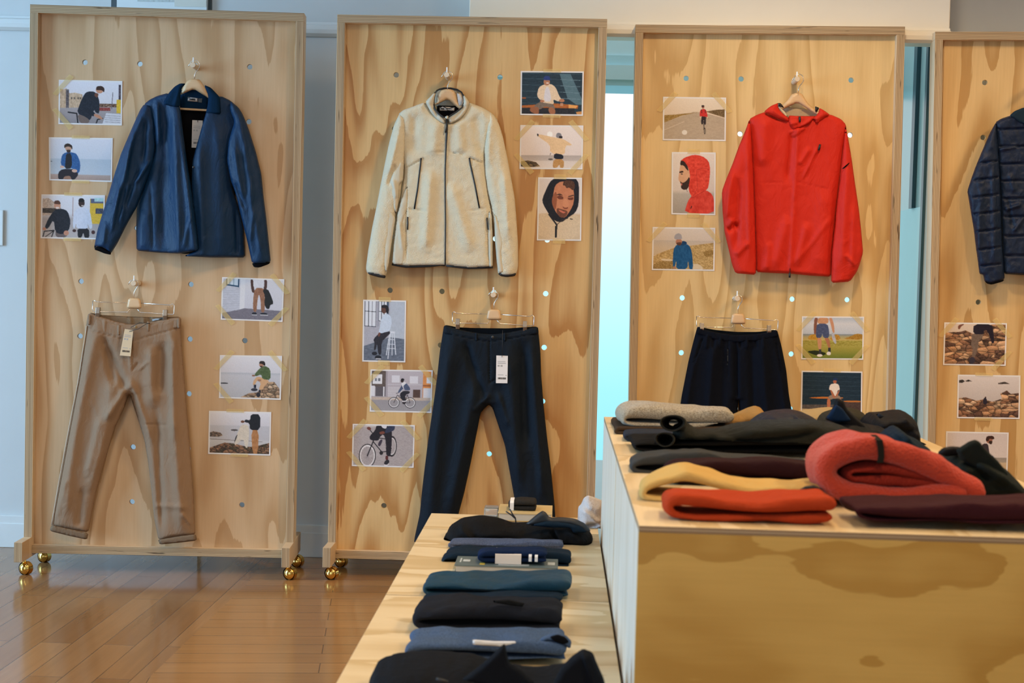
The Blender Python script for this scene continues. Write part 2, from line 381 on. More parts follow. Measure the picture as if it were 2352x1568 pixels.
# ---------------------------------------------------------------- rolling display panels
class Panel: pass
def make_panel(label, xl, yl, yaw, tilt, W, ztop, hole, pegs, seed, name_m, light=WL, dark=WD):
    P = Panel(); c, s = math.cos(yaw), math.sin(yaw); tt = math.tan(tilt)
    P.W = W; P.yaw = yaw; P.xl = xl; P.yl = yl
    def loc(p, tilted=True):
        x, y, z = p
        if tilted: x, z = x-tt*(z-.1), z+tt*x
        return (xl+c*x-s*y, yl+s*x+c*y, z)
    P.loc = loc
    def at(px, py, d=0.0):
        """pixel -> world on the plane d metres in front of the board face"""
        off = .035-d; n = np.array([-s, c, 0.0]); p0 = np.array([xl-s*off, yl+c*off, 0]); v = ray(px, py)
        return CAM+v*(np.dot(p0-CAM, n)/np.dot(v, n))
    P.at = at
    org = loc((W/2, .04, 0), False)
    tn = thing('display_stand', label, 'display stand', org, 'rolling plywood display stands'); P.root = tn
    D = .085; tk = .036; zb = .155
    mv = veneer(name_m, 'z', seed, light, dark)
    side = veneer('ply side '+name_m, 'z', seed+3, (.72, .55, .36), (.6, .40, .22), bands=2)
    sx = [side]; EX = [side, side, M_edge_x, side, side, side]
    def member(nm, a, b, mats, mm):
        g = G(); g.box(*a, *b, fn=loc, mm=mm); g.build(nm, mats, tn, org, bevel=.0015)
    for x in (0, W-tk): member('frame_post', (x, 0, zb), (x+tk, D, ztop-tk), [side, M_edge_x], [0, 0, 1, 0, 0, 0])
    member('top_rail', (0, 0, ztop-tk), (W, D, ztop), [side, M_edge_z], [0, 0, 1, 0, 0, 0])
    member('bottom_rail', (tk, .0, .083), (W-tk, D, .119), [side, M_edge_z], [0, 0, 1, 0, 0, 0])
    for x in (0, W-tk):
        g = G(); g.box(x, -.135, .068, x+tk, .27, zb, fn=loc, mm=[0, 0, 1, 0, 0, 0]); g.build('foot', [side, M_edge_x], tn, org, bevel=.0015)
        for y in (-.06, .215):
            X, Y, Z = loc((x+tk/2+.012, y, 0), False); zf = loc((x+tk/2, y, .068))[2]
            g = G(); g.sphere((X, Y, .0285), .0285, 28, 16)
            g.tube([(X-.002, Y, .04), (X-.008, Y, .058), (X-.012, Y, zf+.001)], [.010, .009, .007], 10)
            cs = g.build('ball_caster', M_brass, tn, org, smooth=True)
            g = G(); g.tube([(X-.004, Y-.012, .0285), (X+.004, Y+.012, .0285)], .0292, 28, cap=False)
            g.build('caster_ring', M_brass, cs, org, smooth=True)
    # board with round holes
    hs = []
    for (px, py) in hole:
        p = at(px, py); q = np.array(p)-np.array([xl, yl, 0]); x = q[0]*c+q[1]*s; z = p[2]
        z0 = (z+tt*0-tt*x) ; x0 = x+tt*(z0-.1); hs.append((x0, z0))
    r = .0122; h = .018; nx = 32
    X0, X1, Z0, Z1 = tk*.6, W-tk*.6, .10, ztop-tk*.6
    cell = [(x, z) for x, z in hs if X0+h < x < X1-h and Z0+h < z < Z1-h]
    pts = [(X0, Z0), (X1, Z0), (X1, Z1), (X0, Z1)]; ed = [(0, 1), (1, 2), (2, 3), (3, 0)]; rings = []
    for x, z in cell:
        o_ = len(pts); rings.append((x, z)); pts += [(x+r*math.cos(2*math.pi*k/nx), z+r*math.sin(2*math.pi*k/nx)) for k in range(nx)]
        ed += [(o_+k, o_+(k+1) % nx) for k in range(nx)]
    vv, ee, ff, _, _, _ = delaunay_2d_cdt([Vector(p) for p in pts], ed, [], 1, 1e-6)
    keep = []
    for f in ff:
        cx = sum(vv[i][0] for i in f)/len(f); cz = sum(vv[i][1] for i in f)/len(f)
        if all((cx-x)**2+(cz-z)**2 > (r*.97)**2 for x, z in rings): keep.append(tuple(f))
    g = G(); n = len(vv); y0, y1 = .035, .053
    VS = [loc((v[0], y0, v[1])) for v in vv]+[loc((v[0], y1, v[1])) for v in vv]
    FS = [tuple(f) for f in keep]+[tuple(i+n for i in f[::-1]) for f in keep]
    cnt = {}
    for f in keep:
        for i in range(len(f)):
            a, b_ = f[i], f[(i+1) % len(f)]; cnt[(a, b_)] = 1
    for (a, b_) in list(cnt):
        if (b_, a) not in cnt: FS.append((b_, a, a+n, b_+n))
    g.add(VS, FS)
    bd = g.build('board', mv, tn, org)
    P.pegs = []
    return P

def grid(x0, dx, sx, y0, dy, sy, n=4, m=9): return [(x0+dx*i-sx*j, y0+sy*i+dy*j) for j in range(m) for i in range(n)]
H1 = grid(195, 126.2, 2.25, 143, 125.7, 3.5); H2 = grid(910, 119.2, 3.55, 172, 123.6, 2.6)
H3 = grid(1576, 126.3, 2.2, 180, 126, 1.4); H4 = grid(2262, 126, 3.7, 190, 126, 1.2)
P1 = make_panel('plywood panel on brass ball casters holding the open blue jacket and khaki trousers', -2.353, 6.20, .066, 0.0, 1.195, 2.500, H1, [], 1.0, 'panel veneer a', (.70, .49, .29), (.50, .30, .14))
P2 = make_panel('plywood panel on brass ball casters holding the cream fleece jacket and dark trousers', -1.013, 6.31, 0.0, .0029, 1.192, 2.503, H2, [], 5.3, 'panel veneer b')
P3 = make_panel('plywood panel behind the tall table holding the red hooded jacket and black shorts', .331, 6.42, 0.0, .0122, 1.194, 2.505, H3, [], 2.2, 'panel veneer c', (.82, .60, .29), (.60, .38, .145))
P4 = make_panel('plywood panel at the right edge holding the quilted navy jacket', 1.676, 6.42, 0.0, .0200, 1.194, 2.500, H4, [], 7.7, 'panel veneer d', (.78, .54, .25), (.50, .28, .09))

# ---------------------------------------------------------------- plywood tables
ZT, ZL = .92, .54
def plinth(label, x0, x1, y0, y1, zt, seed, group, right_edge=True):
    org = ((x0+x1)/2, (y0+y1)/2, 0)
    tn = thing('display_plinth', label, 'display plinth', org, group)
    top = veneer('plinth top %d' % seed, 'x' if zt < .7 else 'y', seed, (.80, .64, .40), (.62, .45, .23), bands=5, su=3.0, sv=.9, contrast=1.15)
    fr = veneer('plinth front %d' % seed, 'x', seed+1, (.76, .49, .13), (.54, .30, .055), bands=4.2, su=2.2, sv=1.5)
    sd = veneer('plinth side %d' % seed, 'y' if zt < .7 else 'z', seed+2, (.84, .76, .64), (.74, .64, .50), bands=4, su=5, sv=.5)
    t_ = .018; gp = .003
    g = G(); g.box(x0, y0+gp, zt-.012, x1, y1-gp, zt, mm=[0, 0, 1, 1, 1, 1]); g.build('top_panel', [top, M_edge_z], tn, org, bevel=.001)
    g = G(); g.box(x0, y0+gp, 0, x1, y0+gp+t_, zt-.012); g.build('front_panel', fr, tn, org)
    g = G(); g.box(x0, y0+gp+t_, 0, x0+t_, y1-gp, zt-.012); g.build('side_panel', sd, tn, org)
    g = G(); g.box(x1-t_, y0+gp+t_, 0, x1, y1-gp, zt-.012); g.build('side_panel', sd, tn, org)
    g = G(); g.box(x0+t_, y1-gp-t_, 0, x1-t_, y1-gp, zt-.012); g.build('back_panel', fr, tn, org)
    return tn
yt = [onz(*q, ZT)[1] for q in ((1467, 1207), (1414, 1045), (1395, 958))]; xt = onz(1440, 1120, ZT)[0]; xr = onz(2122, 1008, ZT)[0]
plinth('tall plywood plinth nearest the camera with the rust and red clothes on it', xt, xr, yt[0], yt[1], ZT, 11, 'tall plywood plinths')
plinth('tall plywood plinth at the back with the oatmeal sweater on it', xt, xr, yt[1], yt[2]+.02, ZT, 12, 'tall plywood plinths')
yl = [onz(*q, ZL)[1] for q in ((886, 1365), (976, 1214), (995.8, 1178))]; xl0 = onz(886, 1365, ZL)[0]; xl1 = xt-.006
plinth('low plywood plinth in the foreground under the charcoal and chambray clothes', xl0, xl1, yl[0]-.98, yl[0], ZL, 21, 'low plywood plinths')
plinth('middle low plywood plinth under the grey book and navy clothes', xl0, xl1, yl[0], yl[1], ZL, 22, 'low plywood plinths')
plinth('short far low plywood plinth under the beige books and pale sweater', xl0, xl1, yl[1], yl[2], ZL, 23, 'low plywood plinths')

# ---------------------------------------------------------------- cloth builders
def chaikin(P, it=1, r=.16, cap=4.5):
    P = np.array(P, float)
    for _ in range(it):
        Q = np.roll(P, -1, 0); L = np.hypot(*(Q-P).T)+1e-9; k = np.minimum(r, cap/L)[:, None]
        P = np.stack([P*(1-k)+Q*k, P*k+Q*(1-k)], 1).reshape(-1, 2)
    return P
def resample(P, step):
    out = []
    for i in range(len(P)):
        a, b_ = P[i], P[(i+1) % len(P)]; n = max(1, int(round(np.hypot(*(b_-a))/step)))
        for k in range(n): out.append(a+(b_-a)*k/n)
    return np.array(out)
def inside(P, X):
    x, y = X[:, 0], X[:, 1]; c = np.zeros(len(X), bool); n = len(P)
    for i in range(n):
        x1, y1 = P[i]; x2, y2 = P[(i+1) % n]
        m = ((y1 > y) != (y2 > y)) & (x < (x2-x1)*(y-y1)/((y2-y1) if y2 != y1 else 1e-9)+x1); c ^= m
    return c
def segdist(P, X, mask=None):
    d = np.full(len(X), 1e9); n = len(P)
    for i in range(n):
        if mask is not None and not mask[i]: continue
        a = P[i]; b_ = P[(i+1) % n]; ab = b_-a; L = (ab**2).sum()+1e-12
        t = np.clip(((X-a)@ab)/L, 0, 1); q = a+t[:, None]*ab; d = np.minimum(d, np.hypot(*(X-q).T))
    return d
def ridge(X, f):
    x0, y0, x1, y1, w_, amp = f[:6]; a = np.array([x0, y0]); ab = np.array([x1-x0, y1-y0]); L = np.hypot(*ab)
    u = ab/L; s = (X-a)@u; t = (X-a)@np.array([-u[1], u[0]])
    if len(f) > 6: t = t-f[6]*np.sin(np.clip(s/L, 0, 1)*math.pi)       # bow
    e = np.clip(np.minimum(s, L-s)/(.18*L)+.35, 0, 1)
    if len(f) > 7: return amp*(1/(1+np.exp(-t/w_))-.5)*e               # a step
    return amp*np.exp(-(t/w_)**2)*e
def cdt(P, step):
    """outline P (n,2) -> points (outline first), triangles"""
    lo, hi = P.min(0), P.max(0); h = step*.87
    ys = np.arange(lo[1]+h, hi[1], h); pts = []
    for j, y in enumerate(ys):
        xs_ = np.arange(lo[0]+(step/2 if j % 2 else 0), hi[0], step); pts.append(np.stack([xs_, np.full(len(xs_), y)], 1))
    X = np.concatenate(pts) if pts else np.zeros((0, 2))
    if len(X): X = X[inside(P, X)]
    if len(X): X = X[segdist(P, X) > step*.45]
    A = [Vector(p) for p in P]+[Vector(p) for p in X]; n = len(P)
    vv, _, ff, _, _, _ = delaunay_2d_cdt(A, [(i, (i+1) % n) for i in range(n)], [], 1, 1e-7)
    return np.array([(v[0], v[1]) for v in vv]), [tuple(f) for f in ff]
def tri_border(F_):
    E_ = {}
    for f in F_:
        for i in range(3): E_[(f[i], f[(i+1) % 3])] = 1
    return [(a, b_) for a, b_ in E_ if (b_, a) not in E_]

def puff(name, poly, at, d, T, mat, R=26, folds=(), nz=(0, 30, 60), seed=1, step=4.0, back=.35, ch=1, parent=None, org=(0, 0, 0), flat=None, rim=.0, sub=0, ay=4.0):
    """cloth piece: outline in pixels, at(px,py,d) gives the point d metres in front of a plane; T = bulge (m)"""
    P = resample(chaikin(poly, ch) if ch else np.array(poly, float), step)
    V, Fc = cdt(P, step)
    ds = segdist(P, V); sc_ = np.array([1, ay]); t = np.clip(segdist(P*sc_, V*sc_)/R, 0, 1); prof = np.sqrt(np.clip(1-(1-t)**2, 0, 1))
    h = prof*T; ed = np.clip(ds/(R*.45), 0, 1)
    for f in folds: h = h+ridge(V, f)*.0023*ed
    if nz[0]: h = h+rnd_noise(seed)(V[:, 0]/nz[1], V[:, 1]/nz[2])*nz[0]*.001*ed
    if flat is not None: h = np.full(len(V), flat)*np.clip(ds/2, 0, 1)
    base = (lambda x, y: d(x, y)) if callable(d) else (lambda x, y: d)
    a = [at(x, y, base(x, y)+hh) for (x, y), hh in zip(V, h)]; n = len(V)
    isb = ds < 1e-4
    bk = {}; vs = list(a)
    hb = -prof*T*back
    for i in range(n):
        if isb[i] and rim == 0: bk[i] = i
        else: bk[i] = len(vs); vs.append(at(V[i][0], V[i][1], base(*V[i])+min(hb[i], -rim)))
    F2 = []
    for f in Fc:
        # front faces must look at the camera
        F2.append(f)
    F2 += [tuple(bk[i] for i in f[::-1]) for f in Fc]
    if rim:
        for a_, b_ in tri_border(Fc): F2.append((b_, a_, bk[a_], bk[b_]))
    g = G(); g.add(vs, F2)
    return g.build(name, mat, parent, org, smooth=True, subsurf=sub)

def line3(at, pts, d): return [at(x, y, d) for x, y in pts]
def cr(k, ox, oy): return lambda pts: [(x/k+ox, y/k+oy) for x, y in pts]

# ---------------------------------------------------------------- pegs and hangers
def peg(P, px, py, label):
    a = P.at(px, py, -.018); b_ = P.at(px, py, .0)
    y = -math.cos(P.yaw); x = math.sin(P.yaw); q = np.array([x, y, 0])
    # the peg leaves the hole and comes .095 m forward; its front end sits at the pixel
    e = P.at(px, py, .095); s = e-q*.112
    tn = thing('coat_peg', label, 'peg', e, 'pegs in the display panels')
    g = G(); g.tube([s, e-q*.003, e], [.0118, .0118, .0105], 20); g.build('dowel', M_peg, tn, e, smooth=False)
    k = e-q*.012
    g = G(); g.tube([k+np.array([0, 0, .008]), k+np.array([0, 0, .034])], .0032, 10); g.build('pin', M_pin, tn, e)
    return tn
def hookpath(at, dx, dy, d):
    pts = [(1028, 206), (1028, 197), (1031, 190), (1036, 184), (1039.5, 178), (1039, 171), (1036, 166), (1031, 163.2), (1025, 163.4), (1020, 166.5), (1017, 172), (1013.5, 177.5)]
    return line3(at, [(x+dx, y+dy) for x, y in pts], d)

def coat_hanger(P, dx, dy, poly, label, d=.052, bar=None):
    c = P.at(1028+dx, 206+dy, d)
    tn = thing('coat_hanger', label, 'hanger', c, 'wooden coat hangers')
    puff('wooden_shoulder', poly, P.at, d, .009, M_hang, R=9, step=4, back=1.0, ch=1, parent=tn, org=c)
    g = G(); g.tube(hookpath(P.at, dx, dy, .062), .0017, 8); g.build('hook', M_steel, tn, c, smooth=True)
    if bar:
        g = G(); g.tube(line3(P.at, bar, d), .0048, 10); g.build('cross_bar', M_hang, tn, c, smooth=True)
    return tn

def clip_hanger(P, dx, dy, label, d=.062):
    A = lambda pts: [(x+dx, y+dy) for x, y in pts]
    c = P.at(308+dx, 695+dy, d)
    tn = thing('clip_hanger', label, 'hanger', c, 'wire clip hangers')
    w1 = [(292, 695), (222, 693), (217, 689.5), (213, 691), (212.5, 711), (215, 715.5), (293, 716.5), (298, 709.5)]
    w2 = [(323, 696), (391, 700.5), (396, 697), (400.5, 701), (399.5, 720), (397, 722), (322, 717), (315, 709)]
    g = G()
    for w_ in (w1, w2): g.tube(line3(P.at, A(w_), d), .0018, 8)
    g.build('wire', M_steel, tn, c, smooth=True)
    puff('wooden_block', A([(295, 684), (322, 684.5), (326, 707), (318, 709), (298, 708.5), (290.5, 706)]), P.at, d, .007, M_hang, R=5, step=3, back=1, ch=1, parent=tn, org=c)
    hp = A([(308, 685), (308.3, 671), (312, 664), (317, 657), (317.5, 650), (315, 645), (310, 642), (304, 642.5), (299, 646), (295, 653)])
    g = G(); g.tube(line3(P.at, hp, d), .0018, 8); g.build('hook', M_steel, tn, c, smooth=True)
    for x in (225, 379.5):
        yy = 717 if x < 300 else 722.5
        a0 = P.at(x+dx, yy+dy, d+.004)
        g = G(); ex = np.array([math.cos(P.yaw), math.sin(P.yaw), 0])*.0085; ey = np.array([math.sin(P.yaw), -math.cos(P.yaw), 0])
        vs = []
        for (z, f0, f1) in ((-.024, .004, -.018), (-.004, .010, -.022), (.022, .004, -.014)):
            for s_ in (-1, 1):
                for ff in (f0, f1): vs.append(a0+ex*s_+ey*ff+np.array([0, 0, z]))
        fs = []
        for k in (0, 4): fs += [(k, k+2, k+6, k+4), (k+1, k+5, k+7, k+3), (k, k+4, k+5, k+1), (k+2, k+3, k+7, k+6)]
        fs += [(0, 1, 3, 2), (8, 10, 11, 9)]
        g.add(vs, fs); g.build('clip', M_dkmetal, tn, c, bevel=.001)
    return tn

def swing_tag(at, d, quad, parent, org, mat, string=None, marks=True):
    tl, tr, br_, bl = [np.array(p, float) for p in quad]
    bi = lambda u, v, dd=0: at(*((tl*(1-u)+tr*u)*(1-v)+(bl*(1-u)+br_*u)*v), d+dd)
    g = G(); vs = [bi(0, 0), bi(1, 0), bi(1, 1), bi(0, 1), bi(0, 0, -.001), bi(1, 0, -.001), bi(1, 1, -.001), bi(0, 1, -.001)]
    g.add(vs, [(0, 3, 2, 1), (4, 5, 6, 7), (0, 1, 5, 4), (1, 2, 6, 5), (2, 3, 7, 6), (3, 0, 4, 7)])
    tg = g.build('swing_tag', mat, parent, org)
    if marks:
        g = G()
        def bar_(u0, u1, v0, v1, m): g.add([bi(u0, v0, .0005), bi(u1, v0, .0005), bi(u1, v1, .0005), bi(u0, v1, .0005)], [(0, 3, 2, 1)], m)
        bar_(.12, .80, .205, .225, 1); bar_(.12, .84, .262, .288, 1); bar_(.12, .30, .34, .40, 1); bar_(.38, .56, .34, .40, 1)
        bar_(.15, .64, .69, .71, 1); bar_(.82, .92, .70, .73, 1)
        x = .16; rr = random.Random(3)
        while x < .82:
            w_ = rr.choice((.018, .03, .045)); bar_(x, x+w_, .79, .86, 0); x += w_+rr.choice((.015, .025))
        g.build('printing', [M_black, plain('grey print', (.42, .41, .41), .7)], tg, org)
    if string:
        g = G(); g.tube(line3(at, string, d+.003), .0011, 6); g.build('tag_string', M_black, tg, org, smooth=True)
    return tg

# ================================================================ blue jacket, panel 1
M_blue = cloth('blue quilt shell', (.005, .044, .125), rough=.5, spec=.25, mott=.2, c2=(.004, .032, .095), wrk=.8, wb=.25, wdist=.0012)
M_blueD = cloth('blue collar cloth', (.006, .034, .085), rough=.8)
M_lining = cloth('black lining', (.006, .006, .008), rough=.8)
J = cr(3.484, 200, 170); p = P1
peg(p, 443, 149, 'wooden peg with white pin holding the hanger of the blue jacket')
# jacket seen from the front: hem at px 590
org = p.at(430, 590, .05)
jk = thing('jacket', 'open blue snap jacket with spread collar, on a wooden hanger on the leftmost panel', 'jacket', org, 'hung jackets')
coat_hanger(p, -581, -25, J([(752, 152), (775, 95), (800, 52), (830, 40), (860, 38), (900, 44), (928, 80), (967, 165), (1080, 235), (1190, 300), (1180, 330), (1060, 270), (967, 190), (856, 120), (752, 165), (620, 225), (500, 290), (490, 260), (620, 195)]), 'pale wooden coat hanger inside the blue jacket', d=.040, bar=J([(560, 262), (740, 278), (960, 290), (1130, 296)]))
puff('back_lining', J([(748, 285), (965, 290), (1100, 330), (1180, 700), (1200, 1400), (780, 1440), (560, 1400), (560, 600), (640, 320)]), p.at, .012, .006, M_lining, parent=jk, org=org, step=7)
puff('inner_yoke', J([(745, 130), (790, 128), (855, 118), (930, 130), (968, 160), (972, 300), (850, 300), (742, 290)]), p.at, .022, .005, M_blueD, parent=jk, org=org, step=6)
def lab(P, pts, d, parent, org_, nm='neck_label', m=None):
    return puff(nm, pts, P.at, d, .0006, m or M_white, R=2, step=6, ch=0, parent=parent, org=org_)
M_print = plain('faded print', (.35, .35, .36), .8)
l1 = lab(p, J([(806, 184), (885, 193), (884, 223), (804, 216)]), .032, jk, org)
puff('stitching', J([(818, 192), (868, 197), (867, 212), (817, 208)]), p.at, .0336, .0003, M_print, R=2, step=5, ch=0, parent=l1, org=org)
lab(p, J([(890, 194), (921, 195), (917, 229), (890, 225)]), .032, jk, org)
swing_tag(p.at, .036, J([(842, 368), (925, 372), (920, 592), (836, 588)]), jk, org, plain('grey card', (.62, .58, .55), .6), J([(884, 365), (886, 385)]))
F_l = [(*J([(690, 280)])[0], *J([(740, 1430)])[0], 9, 8), (*J([(740, 280)])[0], *J([(860, 1350)])[0], 7, 9), (*J([(630, 260)])[0], *J([(610, 1400)])[0], 16, -11),
       (*J([(560, 230)])[0], *J([(575, 560)])[0], 5, 6), (*J([(505, 900)])[0], *J([(525, 1380)])[0], 3, -4), (*J([(820, 1130)])[0], *J([(770, 1400)])[0], 5, 4), (*J([(450, 1100)])[0], *J([(440, 1400)])[0], 12, 5)]
puff('front_panel', J([(455, 242), (500, 205), (560, 175), (650, 150), (720, 200), (748, 290), (770, 480), (800, 700), (830, 880), (855, 1080), (880, 1280), (890, 1412), (740, 1437), (560, 1428), (396, 1412), (392, 1240), (400, 1050), (520, 700), (545, 600), (520, 400)]),
     p.at, lambda x, y: .036+.00046*(x-313), .020, M_blue, R=22, folds=F_l, nz=(2.2, 10, 50), seed=3, parent=jk, org=org, step=3.5)
F_r = [(*J([(900, 600)])[0], *J([(930, 1430)])[0], 8, 5), (*J([(1050, 400)])[0], *J([(1080, 1430)])[0], 18, 7), (*J([(1190, 1100)])[0], *J([(1200, 1450)])[0], 4, -5)]
puff('front_panel', J([(955, 300), (1000, 200), (1070, 175), (1150, 213), (1215, 278), (1230, 400), (1150, 650), (1160, 900), (1210, 1050), (1250, 1220), (1266, 1467), (1000, 1468), (772, 1457), (880, 1412), (872, 1280), (850, 1080), (836, 880), (842, 700), (880, 560), (930, 380)]),
     p.at, lambda x, y: .088-.00058*(x-440), .018, M_blue, R=22, folds=F_r, nz=(1.8, 14, 60), seed=4, parent=jk, org=org, step=3.5)
S1 = J([(455, 242), (425, 285), (380, 385), (330, 500), (270, 640), (215, 815), (160, 1000), (115, 1140), (80, 1260), (55, 1395), (75, 1380), (130, 1395), (188, 1440), (240, 1360), (320, 1200), (400, 1060), (470, 880), (530, 720), (548, 600), (545, 400), (520, 250)])
F_s = [(*J([(440, 300)])[0], *J([(300, 900)])[0], 7, 7, 8), (*J([(470, 380)])[0], *J([(450, 700)])[0], 5, -6), (*J([(370, 420)])[0], *J([(180, 1200)])[0], 6, 6, -5), (*J([(500, 700)])[0], *J([(380, 880)])[0], 4, 7),
       (*J([(420, 760)])[0], *J([(300, 1060)])[0], 4, -5), (*J([(260, 900)])[0], *J([(200, 1250)])[0], 4, 5), (*J([(330, 880)])[0], *J([(270, 1180)])[0], 3.5, 5), (*J([(150, 1180)])[0], *J([(130, 1360)])[0], 4, 4)]
puff('sleeve', S1, p.at, .052, .034, M_blue, R=24, folds=F_s, nz=(2.6, 9, 26), seed=5, parent=jk, org=org, step=3.5)
S2 = J([(1150, 215), (1215, 270), (1250, 330), (1290, 430), (1350, 620), (1395, 800), (1415, 1000), (1432, 1130), (1455, 1350), (1471, 1505), (1420, 1515), (1320, 1515), (1300, 1420), (1280, 1330), (1230, 1130), (1190, 960), (1150, 850), (1118, 690), (1130, 540), (1180, 380), (1140, 280)])
F_t = [(*J([(1230, 420)])[0], *J([(1330, 1000)])[0], 7, 6), (*J([(1180, 600)])[0], *J([(1240, 980)])[0], 5, 6), (*J([(1290, 900)])[0], *J([(1400, 1450)])[0], 6, 5), (*J([(1190, 880)])[0], *J([(1260, 1080)])[0], 3, -5), (*J([(1330, 1100)])[0], *J([(1300, 1350)])[0], 4, 4)]
puff('sleeve', S2, p.at, lambda x, y: .062-.00035*(x-530-.12*(y-250)), .030, M_blue, R=22, folds=F_t, nz=(2.2, 9, 30), seed=6, parent=jk, org=org, step=3.5)
puff('cuff_opening', J([(62, 1388), (100, 1372), (150, 1400), (192, 1425), (190, 1446), (140, 1436), (90, 1415), (60, 1405)]), p.at, .070, .004, M_lining, R=6, parent=jk, org=org, step=3)
puff('cuff_opening', J([(1318, 1512), (1400, 1505), (1468, 1503), (1455, 1520), (1380, 1548), (1335, 1545)]), p.at, .060, .004, M_lining, R=6, parent=jk, org=org, step=3)
puff('collar', J([(605, 238), (650, 155), (700, 100), (745, 74), (790, 76), (760, 110), (748, 160), (746, 262), (690, 264)]), p.at, .092, .012, M_blueD, R=12, parent=jk, org=org, step=3, folds=[(*J([(745, 110)])[0], *J([(700, 250)])[0], 5, 3)])
puff('collar', J([(935, 86), (990, 108), (1040, 160), (1062, 185), (1072, 322), (1010, 320), (948, 316), (965, 250), (970, 170)]), p.at, .072, .012, M_blueD, R=12, parent=jk, org=org, step=3)
for i, (x, y, m) in enumerate(((808, 908, M_black), (828, 1115, M_black), (842, 1326, M_steel), (850, 745, M_black))):
    q = p.at(*J([(x, y)])[0], .113); g = G(); g.sphere(q, .0052, 14, 8, sc=(1, .5, 1)); g.build('snap_button', m, jk, org, smooth=True)

# ================================================================ khaki trousers, panel 1
M_khaki = cloth('khaki twill', (.285, .182, .112), rough=.72, spec=.15, c2=(.24, .15, .09), wb=.2)
M_khakid = cloth('khaki inside', (.22, .145, .085), rough=.85)
peg(p, 306.5, 650.5, 'wooden peg with white pin above the khaki trousers')
clip_hanger(p, 0, 0, 'wire clip hanger with wooden block holding the khaki trousers')
org = p.at(300, 1245, .05)
tr = thing('trousers', 'khaki chino trousers with rolled cuffs and a beige swing tag, clipped on a wire hanger', 'trousers', org, 'hung trousers')
puff('inner_waist', [(205, 717), (232, 723), (300, 727), (360, 728), (414, 727), (414, 745), (300, 756), (207, 738)], p.at, .045, .003, M_khakid, R=8, parent=tr, org=org, step=4, folds=[(300, 725, 300, 750, 3, 3), (330, 725, 330, 750, 3, 3), (345, 725, 345, 750, 3, -3)])
KO = [(203, 717), (232, 727), (270, 739), (302, 745), (316, 744), (360, 737), (400, 729), (416, 728), (416, 775), (418, 800), (424, 870), (430, 950), (437, 1030), (444, 1120), (449, 1228), (410, 1232), (364, 1240), (354, 1190), (347, 1120), (340, 1060), (332, 1010), (318, 965), (306, 930), (297, 902), (286, 935), (263, 985), (241, 1060), (221, 1130), (203, 1222), (160, 1216), (118, 1207), (125, 1165), (137, 1100), (152, 1020), (167, 940), (180, 870), (190, 800), (198, 745)]
KF = [(238, 775, 262, 880, 9, -9), (222, 760, 150, 1190, 15, 9, 12), (262, 870, 215, 1120, 16, 8), (250, 800, 292, 900, 8, -8), (300, 880, 245, 960, 9, 10), (302, 760, 304, 850, 1.6, -4), (292, 765, 304, 850, 4, 3), (304, 850, 317, 832, 2, -4),
      (372, 790, 366, 900, 12, -9), (396, 770, 400, 1000, 9, 9), (345, 800, 350, 930, 13, 7), (398, 950, 416, 1210, 13, 9), (360, 950, 372, 1210, 9, -8), (330, 962, 352, 1120, 3, -4), (300, 870, 345, 1010, 7, 7), (330, 974, 385, 976, 1.6, -3),
      (205, 758, 300, 782, 1.3, -3), (310, 781, 414, 752, 1.3, -3), (150, 1100, 128, 1190, 6, 6), (190, 1120, 180, 1210, 8, -5), (236, 1060, 208, 1200, 2, -3), (345, 1060, 362, 1225, 2.5, -3), (230, 960, 200, 1090, 8, 5), (350, 1160, 430, 1165, 7, 4), (418, 1180, 440, 1205, 4, 4),
      (408, 757, 418, 860, 2.0, -6), (400, 780, 411, 850, 3, 4), (318, 850, 340, 830, 3, 3)]
puff('legs', KO, p.at, .046, .030, M_khaki, R=34, folds=KF, nz=(1.6, 14, 34), seed=8, parent=tr, org=org, step=3.5)
puff('waistband', [(203, 717), (232, 727), (270, 739), (302, 745), (316, 744), (360, 737), (400, 729), (416, 728), (415, 752), (360, 764), (308, 781), (270, 774), (203, 757)], p.at, .063, .010, M_khaki, R=8, parent=tr, org=org, step=3.2, folds=[(240, 735, 240, 765, 5, 3), (270, 745, 270, 770, 4, -2)], nz=(1, 9, 20))
g = G(); g.tube(line3(p.at, [(199, 748), (189, 815), (179, 880), (165, 950), (150, 1030), (136, 1105), (123, 1180), (119, 1205)], .062), .0032, 6); g.build('side_seam', cloth('pale seam', (.5, .42, .33)), tr, org, smooth=True)
for x, y in ((273, 746), (341, 738), (205, 722), (411, 730)): puff('belt_loop', [(x-4, y), (x+4, y), (x+3, y+24), (x-4, y+24)], p.at, .076, .004, M_khaki, R=3, step=3, parent=tr, org=org)
puff('rolled_cuff', [(118, 1205), (160, 1214), (203, 1224), (200, 1239), (158, 1230), (114, 1219)], p.at, .072, .009, cloth('khaki cuff', (.20, .135, .085)), R=9, parent=tr, org=org, step=3)
puff('rolled_cuff', [(363, 1239), (410, 1231), (450, 1226), (452, 1241), (410, 1246), (367, 1250)], p.at, .072, .009, MATS['khaki cuff'], R=9, parent=tr, org=org, step=3)
q = p.at(312, 750.5, .085); g = G(); g.sphere(q, .0075, 16, 8, sc=(1, .4, 1)); g.build('button', plain('brown button', (.30, .17, .06), .35), tr, org, smooth=True)
lab(p, [(349, 733), (373, 729), (374, 732), (350, 737)], .052, tr, org, 'waist_label')
swing_tag(p.at, .092, [(286.5, 755), (306, 758), (300, 818), (275, 816)], tr, org, plain('beige card', (.72, .56, .36), .6), [(297, 761), (318, 755), (335, 744), (345, 742), (320, 741), (300, 752)])

